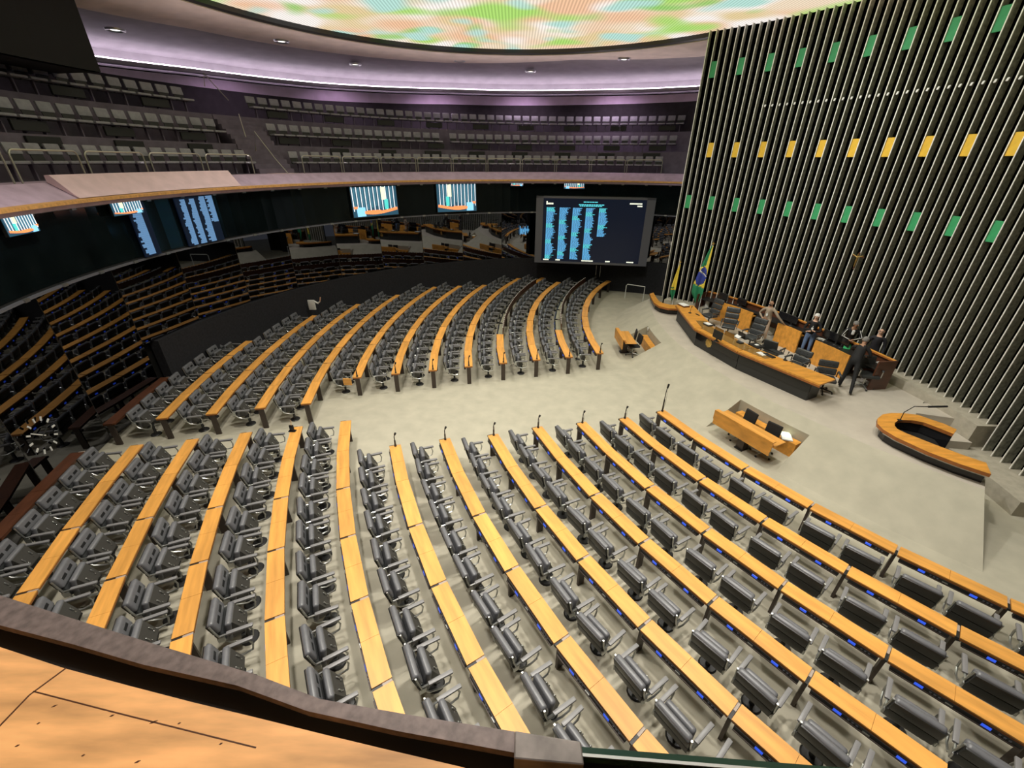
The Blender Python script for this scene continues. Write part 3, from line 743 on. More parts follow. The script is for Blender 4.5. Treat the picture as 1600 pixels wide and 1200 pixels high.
for ci, (u0, v1_, v0_) in enumerate(((.035, .865, .04), (.165, .865, .04), (.295, .865, .04), (.425, .865, .04), (.553, .865, .425))):
    m = MB(); n = int((v1_-v0_)*95)
    for q in range(n):
        v = v1_-(q+1)*(v1_-v0_)/n
        ln = random.uniform(.058, .082)+(.022 if q % 9 == 0 else 0)+(.010*math.sin(q*.23+ci)); mt = 'list_cyan' if (q//6+ci) % 4 == 0 else 'list_blue'
        # each line is a run of short word blocks
        u = u0
        while u < u0+ln:
            wl = random.uniform(.010, .024); sbx(m, u, min(u+wl, u0+ln), v, v+(v1_-v0_)/n*.72, mt); u += wl+.003
    m.build('name_column', sb)
m = MB()
for u0, u1, v in ((.395, .535, .945), (.35, .60, .905), (.36, .58, .885)):
    u = u0
    while u < u1: wl = random.uniform(.01, .03); sbx(m, u, min(u+wl, u1), v, v+.014, 'list_cyan'); u += wl+.004
m.build('heading', sb)
m = MB(); sbx(m, .03, .042, .905, .955, 'text_white'); u = .046
while u < .095: sbx(m, u, u+.008, .907, .932, 'text_white'); u += .011
m.build('corner_word', sb)
m = MB()
for (u0, u1, v) in ((.84, .96, .93), (.915, .96, .895), (.02, .07, .012), (.15, .195, .012), (.42, .53, .012), (.665, .71, .012), (.88, .95, .012)):
    u = u0
    while u < u1: sbx(m, u, u+.009, v, v+.02, 'text_white'); u += .012
m.build('counter_digits', sb)
m = MB()
for q in range(10): m.box(-.3+q*.06, -.27+q*.06, 0, .02, random.uniform(0, .3), random.uniform(.35, .6), 'list_blue')
o = m.build('small_display', loc=pc(G, 15.0, 98.3, 3.45)); o.rotation_euler = (0, 0, (98.3-90)*D2R); tag(o, 'small blue glowing display on the glazing left of the scoreboard', 'screen')
# door pulls and stair rail by the dark wall
for x, nm in ((929.5, 'left'), (936, 'right')):
    p = onr(x, 440, 15.08); m = MB(); m.tube([(0, 0, -.38), (0, 0, .38)], .02, 'chrome', 8); m.tube([(0, 0, -.3), (0, .08, -.3)], .01, 'chrome'); m.tube([(0, 0, .3), (0, .08, .3)], .01, 'chrome')
    o = m.build('door_pull', loc=pc(G, 15.02, angof(p), 1.25)); o.rotation_euler = (0, 0, (angof(p)-90)*D2R); tag(o, 'upright chrome door pull on the dark wall, the %s of the pair' % nm, 'door handle', 'door pulls on the dark wall')
a_, b_ = at(976, 466, .0), at(1004, 472, .0)
m = MB(); d = (b_-a_); m.tube([a_, a_+Vector((0, 0, .82)), a_+d*.06+Vector((0, 0, .9)), b_+Vector((0, 0, .95)), b_+Vector((0, 0, 0))], .025, 'white', 8)
tag(m.build('floor_handrail', smooth=True), 'pale looped handrail on the floor left of the stage slope', 'handrail')
# reflection of a clock, built as white marks on the glass
p = onr(66, 680, 15.2); am = angof(p)
ck = thing('clock_reflection', (p.x, p.y, p.z), (am+90)*D2R, 'faceless clock reflection of white ticks on the dark glass at left', 'clock')
m = MB()
for q in range(12):
    M = Matrix.Rotation(q*PI/6, 4, 'Y'); m.box(-.022, .022, 0, .015, .36, .47, 'white', M)
m.build('reflected_hour_marks', ck)
m = MB(); m.box(-.014, .014, .016, .024, -.08, .36, 'white', Matrix.Rotation(.9, 4, 'Y')); m.build('reflected_minute_hand', ck)
m = MB(); m.box(-.018, .018, .016, .024, -.06, .24, 'charcoal', Matrix.Rotation(-1.2, 4, 'Y')); m.build('reflected_hour_hand', ck)
# cloth at the back
m = MB(); m.rbox(-.17, .17, -.04, .04, 0, .5, .03, 'white'); m.tube([(.12, 0, .45), (.3, .05, .32), (.42, .05, .42)], [.05, .045, .03], 'white', 8); m.tube([(.42, .05, .42), (.47, .05, .62)], .03, 'skin_light', 6)
tag(m.build('white_jacket', smooth=True, loc=onr(489, 484, 14.7)), 'white jacket hung at the dark wall behind the back rows', 'jacket')
# ceiling downlights
for i, (x, y, R) in enumerate(((180, 47, 15.6), (440, 65, 13.6), (555, 101, 16.2), (718, 95, 13.9), (829, 112, 16.2), (975, 93, 13.9))):
    p = onr(x, y, R, K); m = MB(); m.lathe([(0, .02), (.16, .02), (.2, -.02), (.3, -.03), (.32, .03)], 'aluminium', 18); m.lathe([(0, .0), (.15, .0)], 'lamp_small', 14)
    tag(m.build('downlight', loc=p, smooth=True), 'round recessed downlight, %s from the left in the ceiling ring' % ordn(i+1), 'light', 'downlights in the ceiling ring')
#@@PART2@@
# ================================================================ STAGE FURNITURE
AX = Vector((.9707, .2402)); AN = Vector((-.2402, .9707))
def quad_strip(mb, outer, inner, z0, z1, m, mtop=None):
    """closed band between two matched polylines, z0..z1"""
    n = len(outer); vs = []
    for z in (z0, z1):
        for p in outer: vs.append((p[0], p[1], z))
        for p in inner: vs.append((p[0], p[1], z))
    o = 2*n; fs = []; ft = []
    for i in range(n-1):
        fs += [(i, i+1, n+i+1, n+i), (i, i+1, o+i+1, o+i), (n+i, n+i+1, o+n+i+1, o+n+i)]; ft.append((o+i, o+i+1, o+n+i+1, o+n+i))
    fs += [(0, n, o+n, o), (n-1, 2*n-1, o+2*n-1, o+n-1)]
    mb.add(vs, fs, m); mb.add(vs, ft, mtop or m)
def offset(poly, d):
    out = []
    for i, p in enumerate(poly):
        a = Vector(poly[max(0, i-1)][:2]); b = Vector(poly[min(len(poly)-1, i+1)][:2]); t = (b-a).normalized(); nn = Vector((-t.y, t.x))
        if nn.dot(C-Vector(p[:2])) < 0: nn = -nn
        out.append((p[0]+nn.x*d, p[1]+nn.y*d))
    return out
def lerp_poly(P, n):
    P = [Vector(p[:2]) for p in P]; L_ = [0]
    for a, b in zip(P, P[1:]): L_.append(L_[-1]+(b-a).length)
    out = []
    for i in range(n+1):
        s = L_[-1]*i/n
        for j in range(len(P)-1):
            if s <= L_[j+1]+1e-9: out.append(tuple(P[j].lerp(P[j+1], (s-L_[j])/max(1e-9, L_[j+1]-L_[j])))); break
    return out
# --- speaker's tribune
ZT = 1.38
outer = [at(x, y, ZT) for x, y in ((1495, 671), (1475, 662), (1434, 648), (1412, 645.5), (1393, 645), (1379, 647.5), (1371, 654), (1371, 662), (1380, 671), (1400, 683), (1450, 706), (1500, 725), (1549, 741))]
inner = [at(x, y, ZT) for x, y in ((1490, 678), (1470, 670), (1444, 660), (1425, 656.5), (1409, 656), (1403, 657), (1398, 661), (1398, 665), (1402, 670), (1414, 676), (1462, 695), (1505, 711), (1541, 723))]
tb = thing('speaker_tribune', (0, 0, 0), 0, 'curved U-shaped wooden speaking tribune at the right of the stage', 'tribune')
m = MB(); quad_strip(m, outer, inner, ZT-.09, ZT, 'wood_edge', 'wood_stage'); m.build('counter_top', tb)
def shrink(P, Q, f): return [(p.x+(q.x-p.x)*f, p.y+(q.y-p.y)*f) for p, q in zip(P, Q)]
m = MB(); quad_strip(m, shrink(outer, inner, .35), shrink(outer, inner, .9), .34, ZT-.09, 'black_gloss'); m.build('base', tb)
m = MB(); quad_strip(m, shrink(outer, inner, .10)[8:], shrink(outer, inner, .14)[8:], ZT-.14, ZT-.10, 'white'); m.build('light_trim', tb)
m = MB(); fl_ = [(q.x, q.y) for q in inner[1:-1]]; m.prism(fl_, 1.0, 1.03, 'black_metal'); m.build('floor_mat', tb)
m = MB()
for k in (0, 1): p = at(1407+k*14, 672+k*6, 1.1); m.box(p.x-.01, p.x+.01, p.y-.02, p.y+.25, 1.03, 1.06, 'aluminium')
m.build('floor_bars', tb)
o = MB(); p0 = at(1406, 657, ZT); pts = [p0, p0+Vector((.02, .02, .25)), p0+Vector((.25, .05, .42)), p0+Vector((.75, .0, .44))]; o.tube([v-p0 for v in pts], .012, 'black_metal', 6); o.tube([Vector((.60, .02, .43)), Vector((1.05, -.02, .47))], .028, 'fabric_black', 8); o.rbox(-.05, .05, -.05, .05, 0, .02, .01, 'black_metal')
tag(o.build('gooseneck_microphone', loc=p0+Vector((0, 0, .003)), smooth=True), 'long black gooseneck microphone on the speaking tribune', 'microphone')
m = MB(); pa = at(1413, 672, 1.06)
# --- curved wooden ledge at the left of the stage
lo = [at(x, y, 1.36) for x, y in ((1015, 459), (1018, 466), (1022, 473), (1030, 478.5), (1045, 482), (1062, 482.5))]
li = [at(x, y, 1.36) for x, y in ((1021, 457), (1025, 464), (1029, 470), (1036, 473.5), (1047, 476), (1063, 477))]
cu_ = thing('curved_ledge', (0, 0, 0), 0, 'low curved wooden ledge at the foot of the fins, left end of the stage', 'counter')
m = MB(); quad_strip(m, lo, li, 1.27, 1.36, 'wood_edge', 'wood_stage'); m.build('top', cu_)
m = MB(); quad_strip(m, shrink(lo, li, .35), shrink(lo, li, .95), 1.0, 1.27, 'black_gloss'); m.build('base', cu_)
# --- presiding table in three straight leaves
T = [Vector((7.60, 19.0)), Vector((7.30, 15.9)), Vector((7.95, 13.62)), Vector((9.25, 11.1))]
def nrm(a, b):
    t = (b-a).normalized(); n_ = Vector((-t.y, t.x)); return n_ if n_.dot(C-a) > 0 else -n_
N_ = [nrm(T[i], T[i+1]) for i in range(3)]
def mit(i):
    if i == 0: return N_[0]
    if i == 3: return N_[2]
    v = (N_[i-1]+N_[i]).normalized(); return v/v.dot(N_[i])
ZD = 1.74
pt = thing('presiding_table', (0, 0, 0), 0, 'long angled wooden presiding table with black front on the stage', 'table')
for i, nm in enumerate(('left', 'middle', 'right')):
    a, b = T[i], T[i+1]; ma, mb_ = mit(i), mit(i+1); D = .80
    g = (b-a).normalized()*.012
    A, B = a+g, b-g
    m = MB(); m.prism([A, B, B+mb_*D, A+ma*D], ZD-.05, ZD, 'wood_stage'); m.prism([A, B, B+mb_*.05, A+ma*.05], ZD-.11, ZD-.051, 'wood_edge')
    o = m.build('table_top', pt)
    m = MB()
    if i == 1: m.prism([A+ma*.22, B+mb_*.22, B+mb_*.74, A+ma*.74], ZD, ZD+.004, 'smoked_glass')
    elif i == 2: m.prism([A+ma*.25, A+ma*.25+(B-A)*.30, A+ma*.74+(B-A)*.30, A+ma*.74], ZD, ZD+.004, 'smoked_glass')
    else: m.prism([A+ma*.3+(B-A)*.7, B+mb_*.3, B+mb_*.74, A+ma*.74+(B-A)*.7], ZD, ZD+.004, 'smoked_glass')
    m.build('glass_inlay', pt, label='smoked glass inlay')
    f = .13; e = (b-a)*(.10 if i == 2 else 0); mt = 'black_gloss' if i == 1 else 'charcoal'
    m = MB(); m.prism([A+ma*f, B-e+mb_*f, B-e+mb_*(f+.05), A+ma*(f+.05)], 1.30, ZD-.11, mt); m.prism([A+ma*(f+.02), B-e+mb_*(f+.02), B-e+mb_*(f+.06), A+ma*(f+.06)], 1.0, 1.295, 'charcoal')
    m.build('front_panel', pt)
m = MB(); a, b = T[2]+mit(2)*.16, T[3]-(T[3]-T[2])*.10+N_[2]*.16
m.prism([b-(b-a)*.01, b, b+N_[2]*.55, b+N_[2]*.55-(b-a)*.01], 1.0, ZD-.05, 'charcoal'); a = T[0]+N_[0]*.16; q = (T[1]-T[0]).normalized()*.03; m.prism([a, a+q, a+q+N_[0]*.55, a+N_[0]*.55], 1.0, ZD-.05, 'charcoal'); m.build('side_panel', pt)
def on_table(x, y, z=ZD): return at(x, y, z)
# crest on the middle front
cp = T[1].lerp(T[2], .34)+N_[1]*.125; az = math.atan2(N_[1].y, N_[1].x)
m = MB(); M = Matrix.Translation((cp.x, cp.y, 1.40)) @ Matrix.Rotation(az+PI, 4, 'Z') @ Matrix.Rotation(PI/2, 4, 'Y')
m.lathe([(0, .012), (.10, .012), (.15, .006), (.16, 0)], 'gold', 24, M=M)
star = []
for q in range(10): rr = .085 if q % 2 == 0 else .035; star.append((rr*math.cos(q*PI/5), rr*math.sin(q*PI/5)))
m.prism(star, .012, .022, 'gold', M)
for q in range(16): a_ = q*PI/8; m.rbox(.12, .185, -.012, .012, 0, .012, .004, 'gold', M @ Matrix.Rotation(a_, 4, 'Z'), 1)
m.build('crest', pt, label='round gilded crest with a star')
# things on the table
def small(name, px, z, bld, label, cat, rot=None, group=None):
    p = at(px[0], px[1], z); m = MB(); bld(m); o = m.build(name, loc=p); o.rotation_euler = (0, 0, az if rot is None else rot); return tag(o, label, cat, group)
def pap(m): m.box(-.10, .10, -.15, .15, 0, .012, 'paper')
def flatm(m): m.rbox(-.08, .08, -.2, .2, 0, .03, .006, 'black_metal', seg=1)
def micb(m): m.lathe([(0, .02), (.06, .02), (.07, 0)], 'black_metal', 12); m.tube([(0, 0, .01), (0, 0, .16), (.03, 0, .26)], .007, 'black_metal'); m.tube([(.03, 0, .25), (.045, 0, .31)], .018, 'fabric_black')
def mon(m): m.rbox(-.012, .012, -.24, .24, .10, .40, .006, 'black_metal', seg=1); m.rbox(.012, .016, -.22, .22, .12, .38, .001, 'black_gloss', seg=1); m.lathe([(0, .015), (.09, .015), (.1, 0)], 'black_metal', 12); m.box(-.015, .015, -.03, .03, .01, .14, 'black_metal')
def laptop(m):
    m.rbox(-.13, .13, -.18, .18, 0, .018, .005, 'black_metal', seg=1); m.rbox(-.005, .005, -.18, .18, 0, .24, .004, 'black_metal', Matrix.Translation((-.13, 0, .015)) @ Matrix.Rotation(-.25, 4, 'Y'), 1)
small('open_book', (1068, 478), ZD+.002, lambda m: (m.rbox(-.16, .16, -.24, .24, 0, .05, .01, 'wood_dark'), m.rbox(-.15, .15, -.22, .22, .05, .08, .01, 'paper')), 'open white book at the left end of the presiding table', 'book')
small('table_microphone', (1078, 489), ZD+.002, micb, 'small black microphone at the left end of the presiding table', 'microphone')
small('pen_tray', (1090, 492), ZD+.002, lambda m: m.rbox(-.03, .03, -.12, .12, 0, .02, .004, 'black_metal'), 'thin black tray on the left leaf of the presiding table', 'tray')
small('document_stack', (1106, 508), ZD+.006, lambda m: (m.box(-.12, .12, -.17, .17, 0, .05, 'charcoal'), m.box(-.10, .10, -.15, .15, .05, .07, 'paper')), 'dark stack of documents left of the glass screens', 'documents')
small('table_monitor', (1119, 533), ZD, mon, 'black monitor standing at the front edge of the presiding table', 'monitor', rot=az)
for i, px in enumerate(((1123, 519), (1139, 526))):
    def gp(m): 
        for y in (-.22, .22): m.box(-.01, .01, y-.012, y+.012, 0, .16, 'gold')
        m.box(-.01, .01, -.22, .22, .15, .16, 'gold'); m.box(-.003, .003, -.21, .21, 0, .15, 'smoked_glass')
    small('glass_screen', px, ZD+.006, gp, 'amber glass screen with gold edges, the %s one on the middle leaf' % ('left', 'right')[i], 'screen', group='amber glass screens')
small('laptop', (1163, 528), ZD+.006, laptop, 'open black laptop on the middle leaf of the presiding table', 'laptop')
small('papers', (1153, 526), ZD+.03, lambda m: m.box(-.07, .07, -.12, .12, 0, .02, 'paper', Matrix.Rotation(-.5, 4, 'Y')), 'propped white card beside the open laptop', 'paper')
small('desk_telephone', (1156, 536), ZD+.006, lambda m: (m.rbox(-.09, .09, -.1, .1, 0, .05, .015, 'charcoal'), m.rbox(-.03, .03, -.12, .12, .05, .08, .012, 'frame_grey')), 'grey desk telephone in front of the open laptop', 'telephone')
small('document_case', (1182, 541), ZD+.006, lambda m: (m.rbox(-.18, .18, -.22, .22, 0, .05, .02, 'black_metal'), m.box(-.06, .06, -.06, .06, .05, .06, 'paper')), 'flat black case lying on the presiding table', 'case')
small('papers', (1190, 553), ZD+.006, pap, 'white papers beside the flat black case', 'paper')
small('keyboard', (1202, 556), ZD+.006, flatm, 'black keyboard on the right leaf of the presiding table', 'keyboard')
small('closed_folder', (1213, 550), ZD+.006, lambda m: m.rbox(-.10, .10, -.24, .24, 0, .015, .004, 'charcoal'), 'thin dark folder at the back edge of the right leaf', 'folder')
small('table_microphone', (1227, 563), ZD+.002, micb, 'black microphone on the right leaf of the presiding table', 'microphone')
small('pen', (1237, 568), ZD+.002, lambda m: m.tube([(0, 0, .01), (0, 0, .08)], .01, 'black_metal'), 'small upright pen near the right end of the presiding table', 'pen')
# --- rear counter along the fins
RL = [at(x, y, 2.02) for x, y in ((1108, 454.5), (1135, 461), (1170, 471), (1215, 486), (1262, 503.5), (1285, 513), (1310, 523.5), (1345, 538), (1380, 553.5), (1402, 563.5))]
RLp = [(p.x, p.y) for p in RL]
rc = thing('rear_counter', (0, 0, 0), 0, 'long curved rear counter with dark desk and thin wooden rail before the fins', 'counter')
inn = offset(RLp, -.10)
if (Vector(inn[0])-C).length < (Vector(RLp[0])-C).length: inn = offset(RLp, .10)
def towards_hall(P, d):
    out = []
    for i, p in enumerate(P):
        a = Vector(P[max(0, i-1)]); b = Vector(P[min(len(P)-1, i+1)]); t = (b-a).normalized(); nn = Vector((-t.y, t.x))
        if nn.dot(Vector((0, 10))-Vector(p)) < 0: nn = -nn
        out.append((p[0]+nn.x*d, p[1]+nn.y*d))
    return out
m = MB(); quad_strip(m, RLp, towards_hall(RLp, .12), 1.97, 2.02, 'wood_edge', 'wood_stage'); m.build('rail', rc)
m = MB(); quad_strip(m, RLp, towards_hall(RLp, .05), 1.0, 1.97, 'wood_dark'); m.build('back_panel', rc)
m = MB(); quad_strip(m, towards_hall(RLp, .05), towards_hall(RLp, .62), 1.70, 1.74, 'black_metal'); m.build('desk_surface', rc)
e = RLp[-1]; e2 = towards_hall(RLp, .66)[-1]; d_ = (Vector(RLp[-1])-Vector(RLp[-2])).normalized()*.05
m = MB(); m.prism([e, e2, (e2[0]+d_.x, e2[1]+d_.y), (e[0]+d_.x, e[1]+d_.y)], 1.0, 2.02, 'wood_dark'); m.build('end_panel', rc)
e = RLp[0]; e2 = towards_hall(RLp, .95)[0]; m = MB(); m.prism([e, e2, (e2[0]-d_.x, e2[1]+.05), (e[0]-d_.x, e[1]+.05)], 1.0, 2.0, 'wood_dark'); m.build('end_panel', rc)
for i, pts in enumerate((((1119, 469.5), (1150, 478.5), (1178, 489)), ((1217, 504.5), (1236, 511), (1254, 519)), ((1276, 531.5), (1303, 543), (1330, 556)))):
    P = [(q.x, q.y) for q in (at(x, y, 1.88) for x, y in pts)]
    t = thing('press_desk', (0, 0, 0), 0, 'upright orange wood counter front, the %s of three behind the presiding table' % ('left', 'middle', 'right')[i], 'counter', 'wooden counter fronts')
    m = MB(); quad_strip(m, P, towards_hall(P, .05), 1.0, 1.88, 'wood_stage'); m.build('face_panel', t)
    m = MB(); quad_strip(m, towards_hall(P, .0), towards_hall(P, -.34), 1.70, 1.74, 'wood_stage'); m.build('shelf', t)
for i, px in enumerate(((1133, 469), (1162, 478), (1235, 500), (1250, 506), (1300, 531), (1313, 537), (1322, 541))):
    p = at(px[0], px[1], 1.76); p = Vector((p.x, p.y, 1.742)); m = MB(); mon(m)
    k = min(range(len(RLp)), key=lambda j: (Vector(RLp[j])-p.xy).length); a = Vector(RLp[max(0, k-1)]); b = Vector(RLp[min(len(RLp)-1, k+1)])
    q = Vector(RLp[k]); tdir = (b-a).normalized(); s_ = (p.xy-q).dot(tdir); base = q+tdir*s_; hn = Vector((-tdir.y, tdir.x)); hn = hn if hn.dot(-base) > 0 else -hn
    p2 = base+hn*.22
    o = m.build('counter_monitor', loc=(p2.x, p2.y, 1.742)); o.rotation_euler = (0, 0, math.atan2(hn.y, hn.x)); tag(o, 'black monitor on the rear counter, %s from the left' % ordn(i+1), 'monitor', 'monitors on the rear counter')
for i, px in enumerate(((1228, 494), (1283, 529), (1298, 519), (1378, 566))):
    p = at(px[0], px[1], 1.78); m = MB(); m.box(-.09, .09, -.13, .13, 0, .03, 'paper'); o = m.build('papers', loc=(p.x, p.y, 1.745)); o.rotation_euler = (0, 0, .6*i); tag(o, 'white papers on the rear counter, %s pile from the left' % ordn(i+1), 'paper', 'paper piles on the rear counter')
# --- executive chairs on the stage
def star_base(m, mt='aluminium', r=.30):
    for q in range(5):
        a_ = q*2*PI/5+.3; m.tube([(0, 0, .11), (r*math.cos(a_), r*math.sin(a_), .07)], [.025, .016], mt, 6)
        m.rbox(-.025, .025, -.03, .03, 0, .055, .012, 'black_metal', Matrix.Translation((r*math.cos(a_), r*math.sin(a_), 0)) @ Matrix.Rotation(a_, 4, 'Z'), 1)
    m.tube([(0, 0, .08), (0, 0, .42)], .028, mt, 8)
def exec_chair(loc, face, label, tall=True, base='black_metal', pad='leather', slim=False):
    t = thing('executive_chair', loc, face-PI/2, label, 'chair')     # +Y local is the direction the sitter faces
    m = MB(); star_base(m, base); m.build('base', t, smooth=True)
    m = MB(); m.rbox(-.26, .26, -.25, .26, .42, .52, .045, pad, None, 3); m.build('seat', t, smooth=True)
    M = Matrix.Translation((0, -.24, .50)) @ Matrix.Rotation(14*D2R, 4, 'X'); m = MB()
    if slim: m.rbox(-.24, .24, -.03, .03, .08, .52, .028, pad, M, 3)
    else:
        for q in range(3 if tall else 2):
            m.rbox(-.27, .27, -.04, .06, .02+q*.235, .245+q*.235, .05, pad, M, 3)
            for sx in (-.12, 0, .12): m.rbox(sx-.015, sx+.015, .055, .068, .12+q*.235, .15+q*.235, .005, 'black_metal', M, 1)
    m.build('backrest', t, smooth=True)
    for sx in (-.31, .31):
        m = MB(); m.tube([(sx, -.25, .48), (sx, -.25, .66), (sx, .16, .68), (sx, .16, .46)], .018, 'aluminium' if tall else 'black_metal', 6); m.rbox(sx-.035, sx+.035, -.2, .2, .675, .715, .015, pad, None, 1); m.build('armrest', t, smooth=True)
    return t
HD = math.atan2(-N_[1].y, -N_[1].x)
TC = -2.12
def seat_at(x, y, zz=1.5): p = at(x, y, zz); return Vector((p.x, p.y, 1.0))
exec_chair(seat_at(1109, 492), HD+.1, 'tufted black leather chair turned aside at the left of the presiding table')
exec_chair(seat_at(1139, 509), TC, 'tufted high-back leather chair facing the hall, middle of the presiding table')
exec_chair(seat_at(1174, 526), HD+.25, 'tufted leather chair swivelled aside behind the open laptop')
exec_chair(seat_at(1207, 549), TC+PI-.4, 'plain dark chair with its back to the hall near the standing man in beige', slim=True)
exec_chair(seat_at(1243, 569), HD+.2, 'tufted leather chair in front of the man in jeans', tall=False)
exec_chair(seat_at(1291, 590), TC+.1, 'tufted low-back chair with black star base at the right end of the table', tall=False)
exec_chair(seat_at(1356, 584), TC+.3, 'grey office chair with chrome star base beside the rear counter end', base='aluminium', pad='charcoal', slim=True)
# --- stenographers' desks and chairs in the two pits
def steno(loc, face, L_, label, chairs_):
    t = thing('stenographer_desk', loc, face-PI/2, label, 'desk')      # +Y local faces the stage
    m = MB(); m.rbox(-L_/2, L_/2, -.10, .02, .86, .90, .01, 'wood', seg=1); m.box(-L_/2, L_/2, -.13, -.10, .60, .90, 'wood_stage'); m.box(-L_/2+.02, L_/2-.02, -.125, -.09, .44, .597, 'wood_stage'); m.build('front_screen', t)
    m = MB(); m.rbox(-L_/2, L_/2, .0, .50, .70, .735, .008, 'wood', seg=1); m.build('worktop', t)
    m = MB(); m.box(-.11, .11, .05, .30, .02, .70, 'bronze'); m.box(-.13, .13, .0, .42, 0, .03, 'black_metal'); m.build('pedestal', t)
    for dx, dy, dr in chairs_:
        v = Matrix.Rotation(face-PI/2, 4, 'Z') @ Vector((dx, dy, 0)); exec_chair2(Vector(loc)+v, face+PI+dr)
stc = [0]
def exec_chair2(loc, face):
    stc[0] += 1
    t = thing('swivel_chair', loc, face-PI/2, 'black swivel chair in a stage pit, %s of the four' % ordn(stc[0]), 'chair', 'swivel chairs of the stage pits')
    m = MB(); star_base(m); m.build('base', t, smooth=True)
    m = MB(); m.rbox(-.23, .23, -.22, .23, .42, .50, .035, 'fabric_black', None, 3); m.build('seat', t, smooth=True)
    m = MB(); M = Matrix.Translation((0, -.22, .52)) @ Matrix.Rotation(8*D2R, 4, 'X'); m.rbox(-.21, .21, -.03, .035, .04, .44, .03, 'fabric_black', M, 3); m.tube([(0, -.04, -.08), (0, -.05, .2)], .02, 'black_metal', 6, M=M); m.build('backrest', t, smooth=True)
def face_c(th): return math.atan2(-sind(th), -cosd(th))
w1 = pc(C, 16.62, 180.7); w2 = pc(C, 16.45, 206.8)
steno(w1, face_c(180.0), 1.5, 'wooden stenographers\' desk on one pedestal at the left stage pit', ((.30, .50, .15), (-.34, .46, -.2)))
steno(w2, face_c(206.8), 1.9, 'long wooden stenographers\' desk on one pedestal at the right stage pit', ((.45, .46, .1), (-.36, .48, -.12)))
# cabinets in the pits
def pit_cab(th0, th1, r0, r1, z, label):
    m = MB(); m.revolve([(r0, 0), (r0, z), (r1, z), (r1, 0)], C, th0, th1, 1.5, 'wood_stage', closed=True); return tag(m.build('low_cabinet'), label, 'cabinet')
pit_cab(176.6, 182.9, 15.14, 15.42, .42, 'low wooden cabinet against the back of the left stage pit')
pit_cab(203.0, 210.4, 15.14, 15.42, .46, 'low wooden cabinet along the back of the right stage pit')
p = at(1252, 682, .5); m = MB(); m.rbox(-.22, .22, -.14, .14, 0, .05, .01, 'paper', seg=1); m.box(-.1, .18, -.1, .12, .05, .07, 'tv_cream'); o = m.build('papers', loc=pc(C, 15.28, 209.0, .462)); o.rotation_euler = (0, 0, 1.2); tag(o, 'pile of white papers on the low cabinet in the right stage pit', 'paper')
m = MB(); m.rbox(-.07, .07, -.02, .02, 0, .12, .01, 'white'); o = m.build('wall_socket', loc=pc(C, 15.13, 176.2, .62)); o.rotation_euler = (0, 0, (176.2+90)*D2R); tag(o, 'white socket box on the wall of the left stage pit', 'socket')
# --- flags
def flag(px, h, wdt, label, kind):
    p = at(px[0], px[1], 1.0); t = thing('flag_on_pole', p, math.atan2(-p.x, p.y)*0, label, 'flag')
    t.rotation_euler = (0, 0, -math.atan2(p.x, p.y))
    m = MB(); m.tube([(0, 0, 0), (0, 0, h-.12)], .018, 'white', 8); m.lathe([(0, .03), (.14, .03), (.16, 0)], 'gold', 16); m.build('pole', t, smooth=True)
    m = MB(); m.lathe([(0, h-.14), (.03, h-.14), (.05, h-.10), (.02, h-.07), (.045, h-.03), (0, h)], 'gold', 10)
    for q in range(4): m.rbox(-.012, .012, -.008, .008, 0, .09, .003, 'gold', Matrix.Translation((0, 0, h-.12)) @ Matrix.Rotation(q*PI/2, 4, 'Z') @ Matrix.Rotation(1.0, 4, 'Y'), 1)
    m.build('finial', t)
    m = MB(); nu, nv = 18, 56; vs = []
    ztop, zbot = h-.18, .42
    def P(u, v):
        ww = wdt*(.14+.86*min(1, (v*1.5))**.8) if v < .78 else wdt*(1-((v-.78)/.22)**1.3*.93)
        x0 = .03 if v < .78 else .03
        x = x0-ww*(u)+(.0 if v < .78 else -(1-u)*0)
        if v > .78: x = -wdt*.45*(0)+.03-wdt*((v-.78)/.22)*.35*(1)-ww*u*(1-.35*((v-.78)/.22))
        y = -.05-.035*math.sin(u*9+v*2)*(.4+v)
        return (x, y, ztop-(ztop-zbot)*v)
    for j in range(nv+1):
        for i in range(nu+1): vs.append(P(i/nu, j/nv))
    by = {}
    for j in range(nv):
        for i in range(nu):
            u, v = (i+.5)/nu, (j+.5)/nv
            if kind == 'main':
                cu__, cv__ = (u-.52)/.50, (v-.50)/.155
                if cu__**2+cv__**2 < 1: mt = 'white' if abs((v-.50)+.10*(u-.5)+.055) < .012 else 'flag_blue'
                elif v > .70-.06*u or (v < .30+.05*u and u > .38): mt = 'flag_green'
                else: mt = 'flag_yellow'
            else:
                mt = 'flag_yellow' if v < .62 else ('flag_green' if v > .70 else 'flag_yellow')
                if .62 < v < .66 and u > .4: mt = 'flag_green'
            by.setdefault(mt, []).append((j*(nu+1)+i, j*(nu+1)+i+1, (j+1)*(nu+1)+i+1, (j+1)*(nu+1)+i))
    for mt, fs in by.items(): m.add(vs, fs, mt)
    o = m.build('cloth', t, smooth=True); so = o.modifiers.new('thickness', 'SOLIDIFY'); so.thickness = .006
flag((1090, 490), 3.41, .52, 'tall national flag, green and yellow with a blue disc, on a pole by the table', 'main')
flag((1049, 482), 2.41, .24, 'smaller furled yellow and green flag on a pole behind the curved ledge', 'side')
for i, px in enumerate(((1086, 482), (1101, 489))):
    p = at(px[0], px[1], 1.0); m = MB(); m.rbox(-.07, .07, -.07, .07, 0, .62, .02, 'white', seg=2); m.rbox(-.09, .09, -.09, .09, 0, .05, .01, 'white', seg=1); tag(m.build('white_stand', loc=p), 'short white box stand behind the table, the %s of the two by the flag' % ('left', 'right')[i], 'stand', 'white stands by the flag')
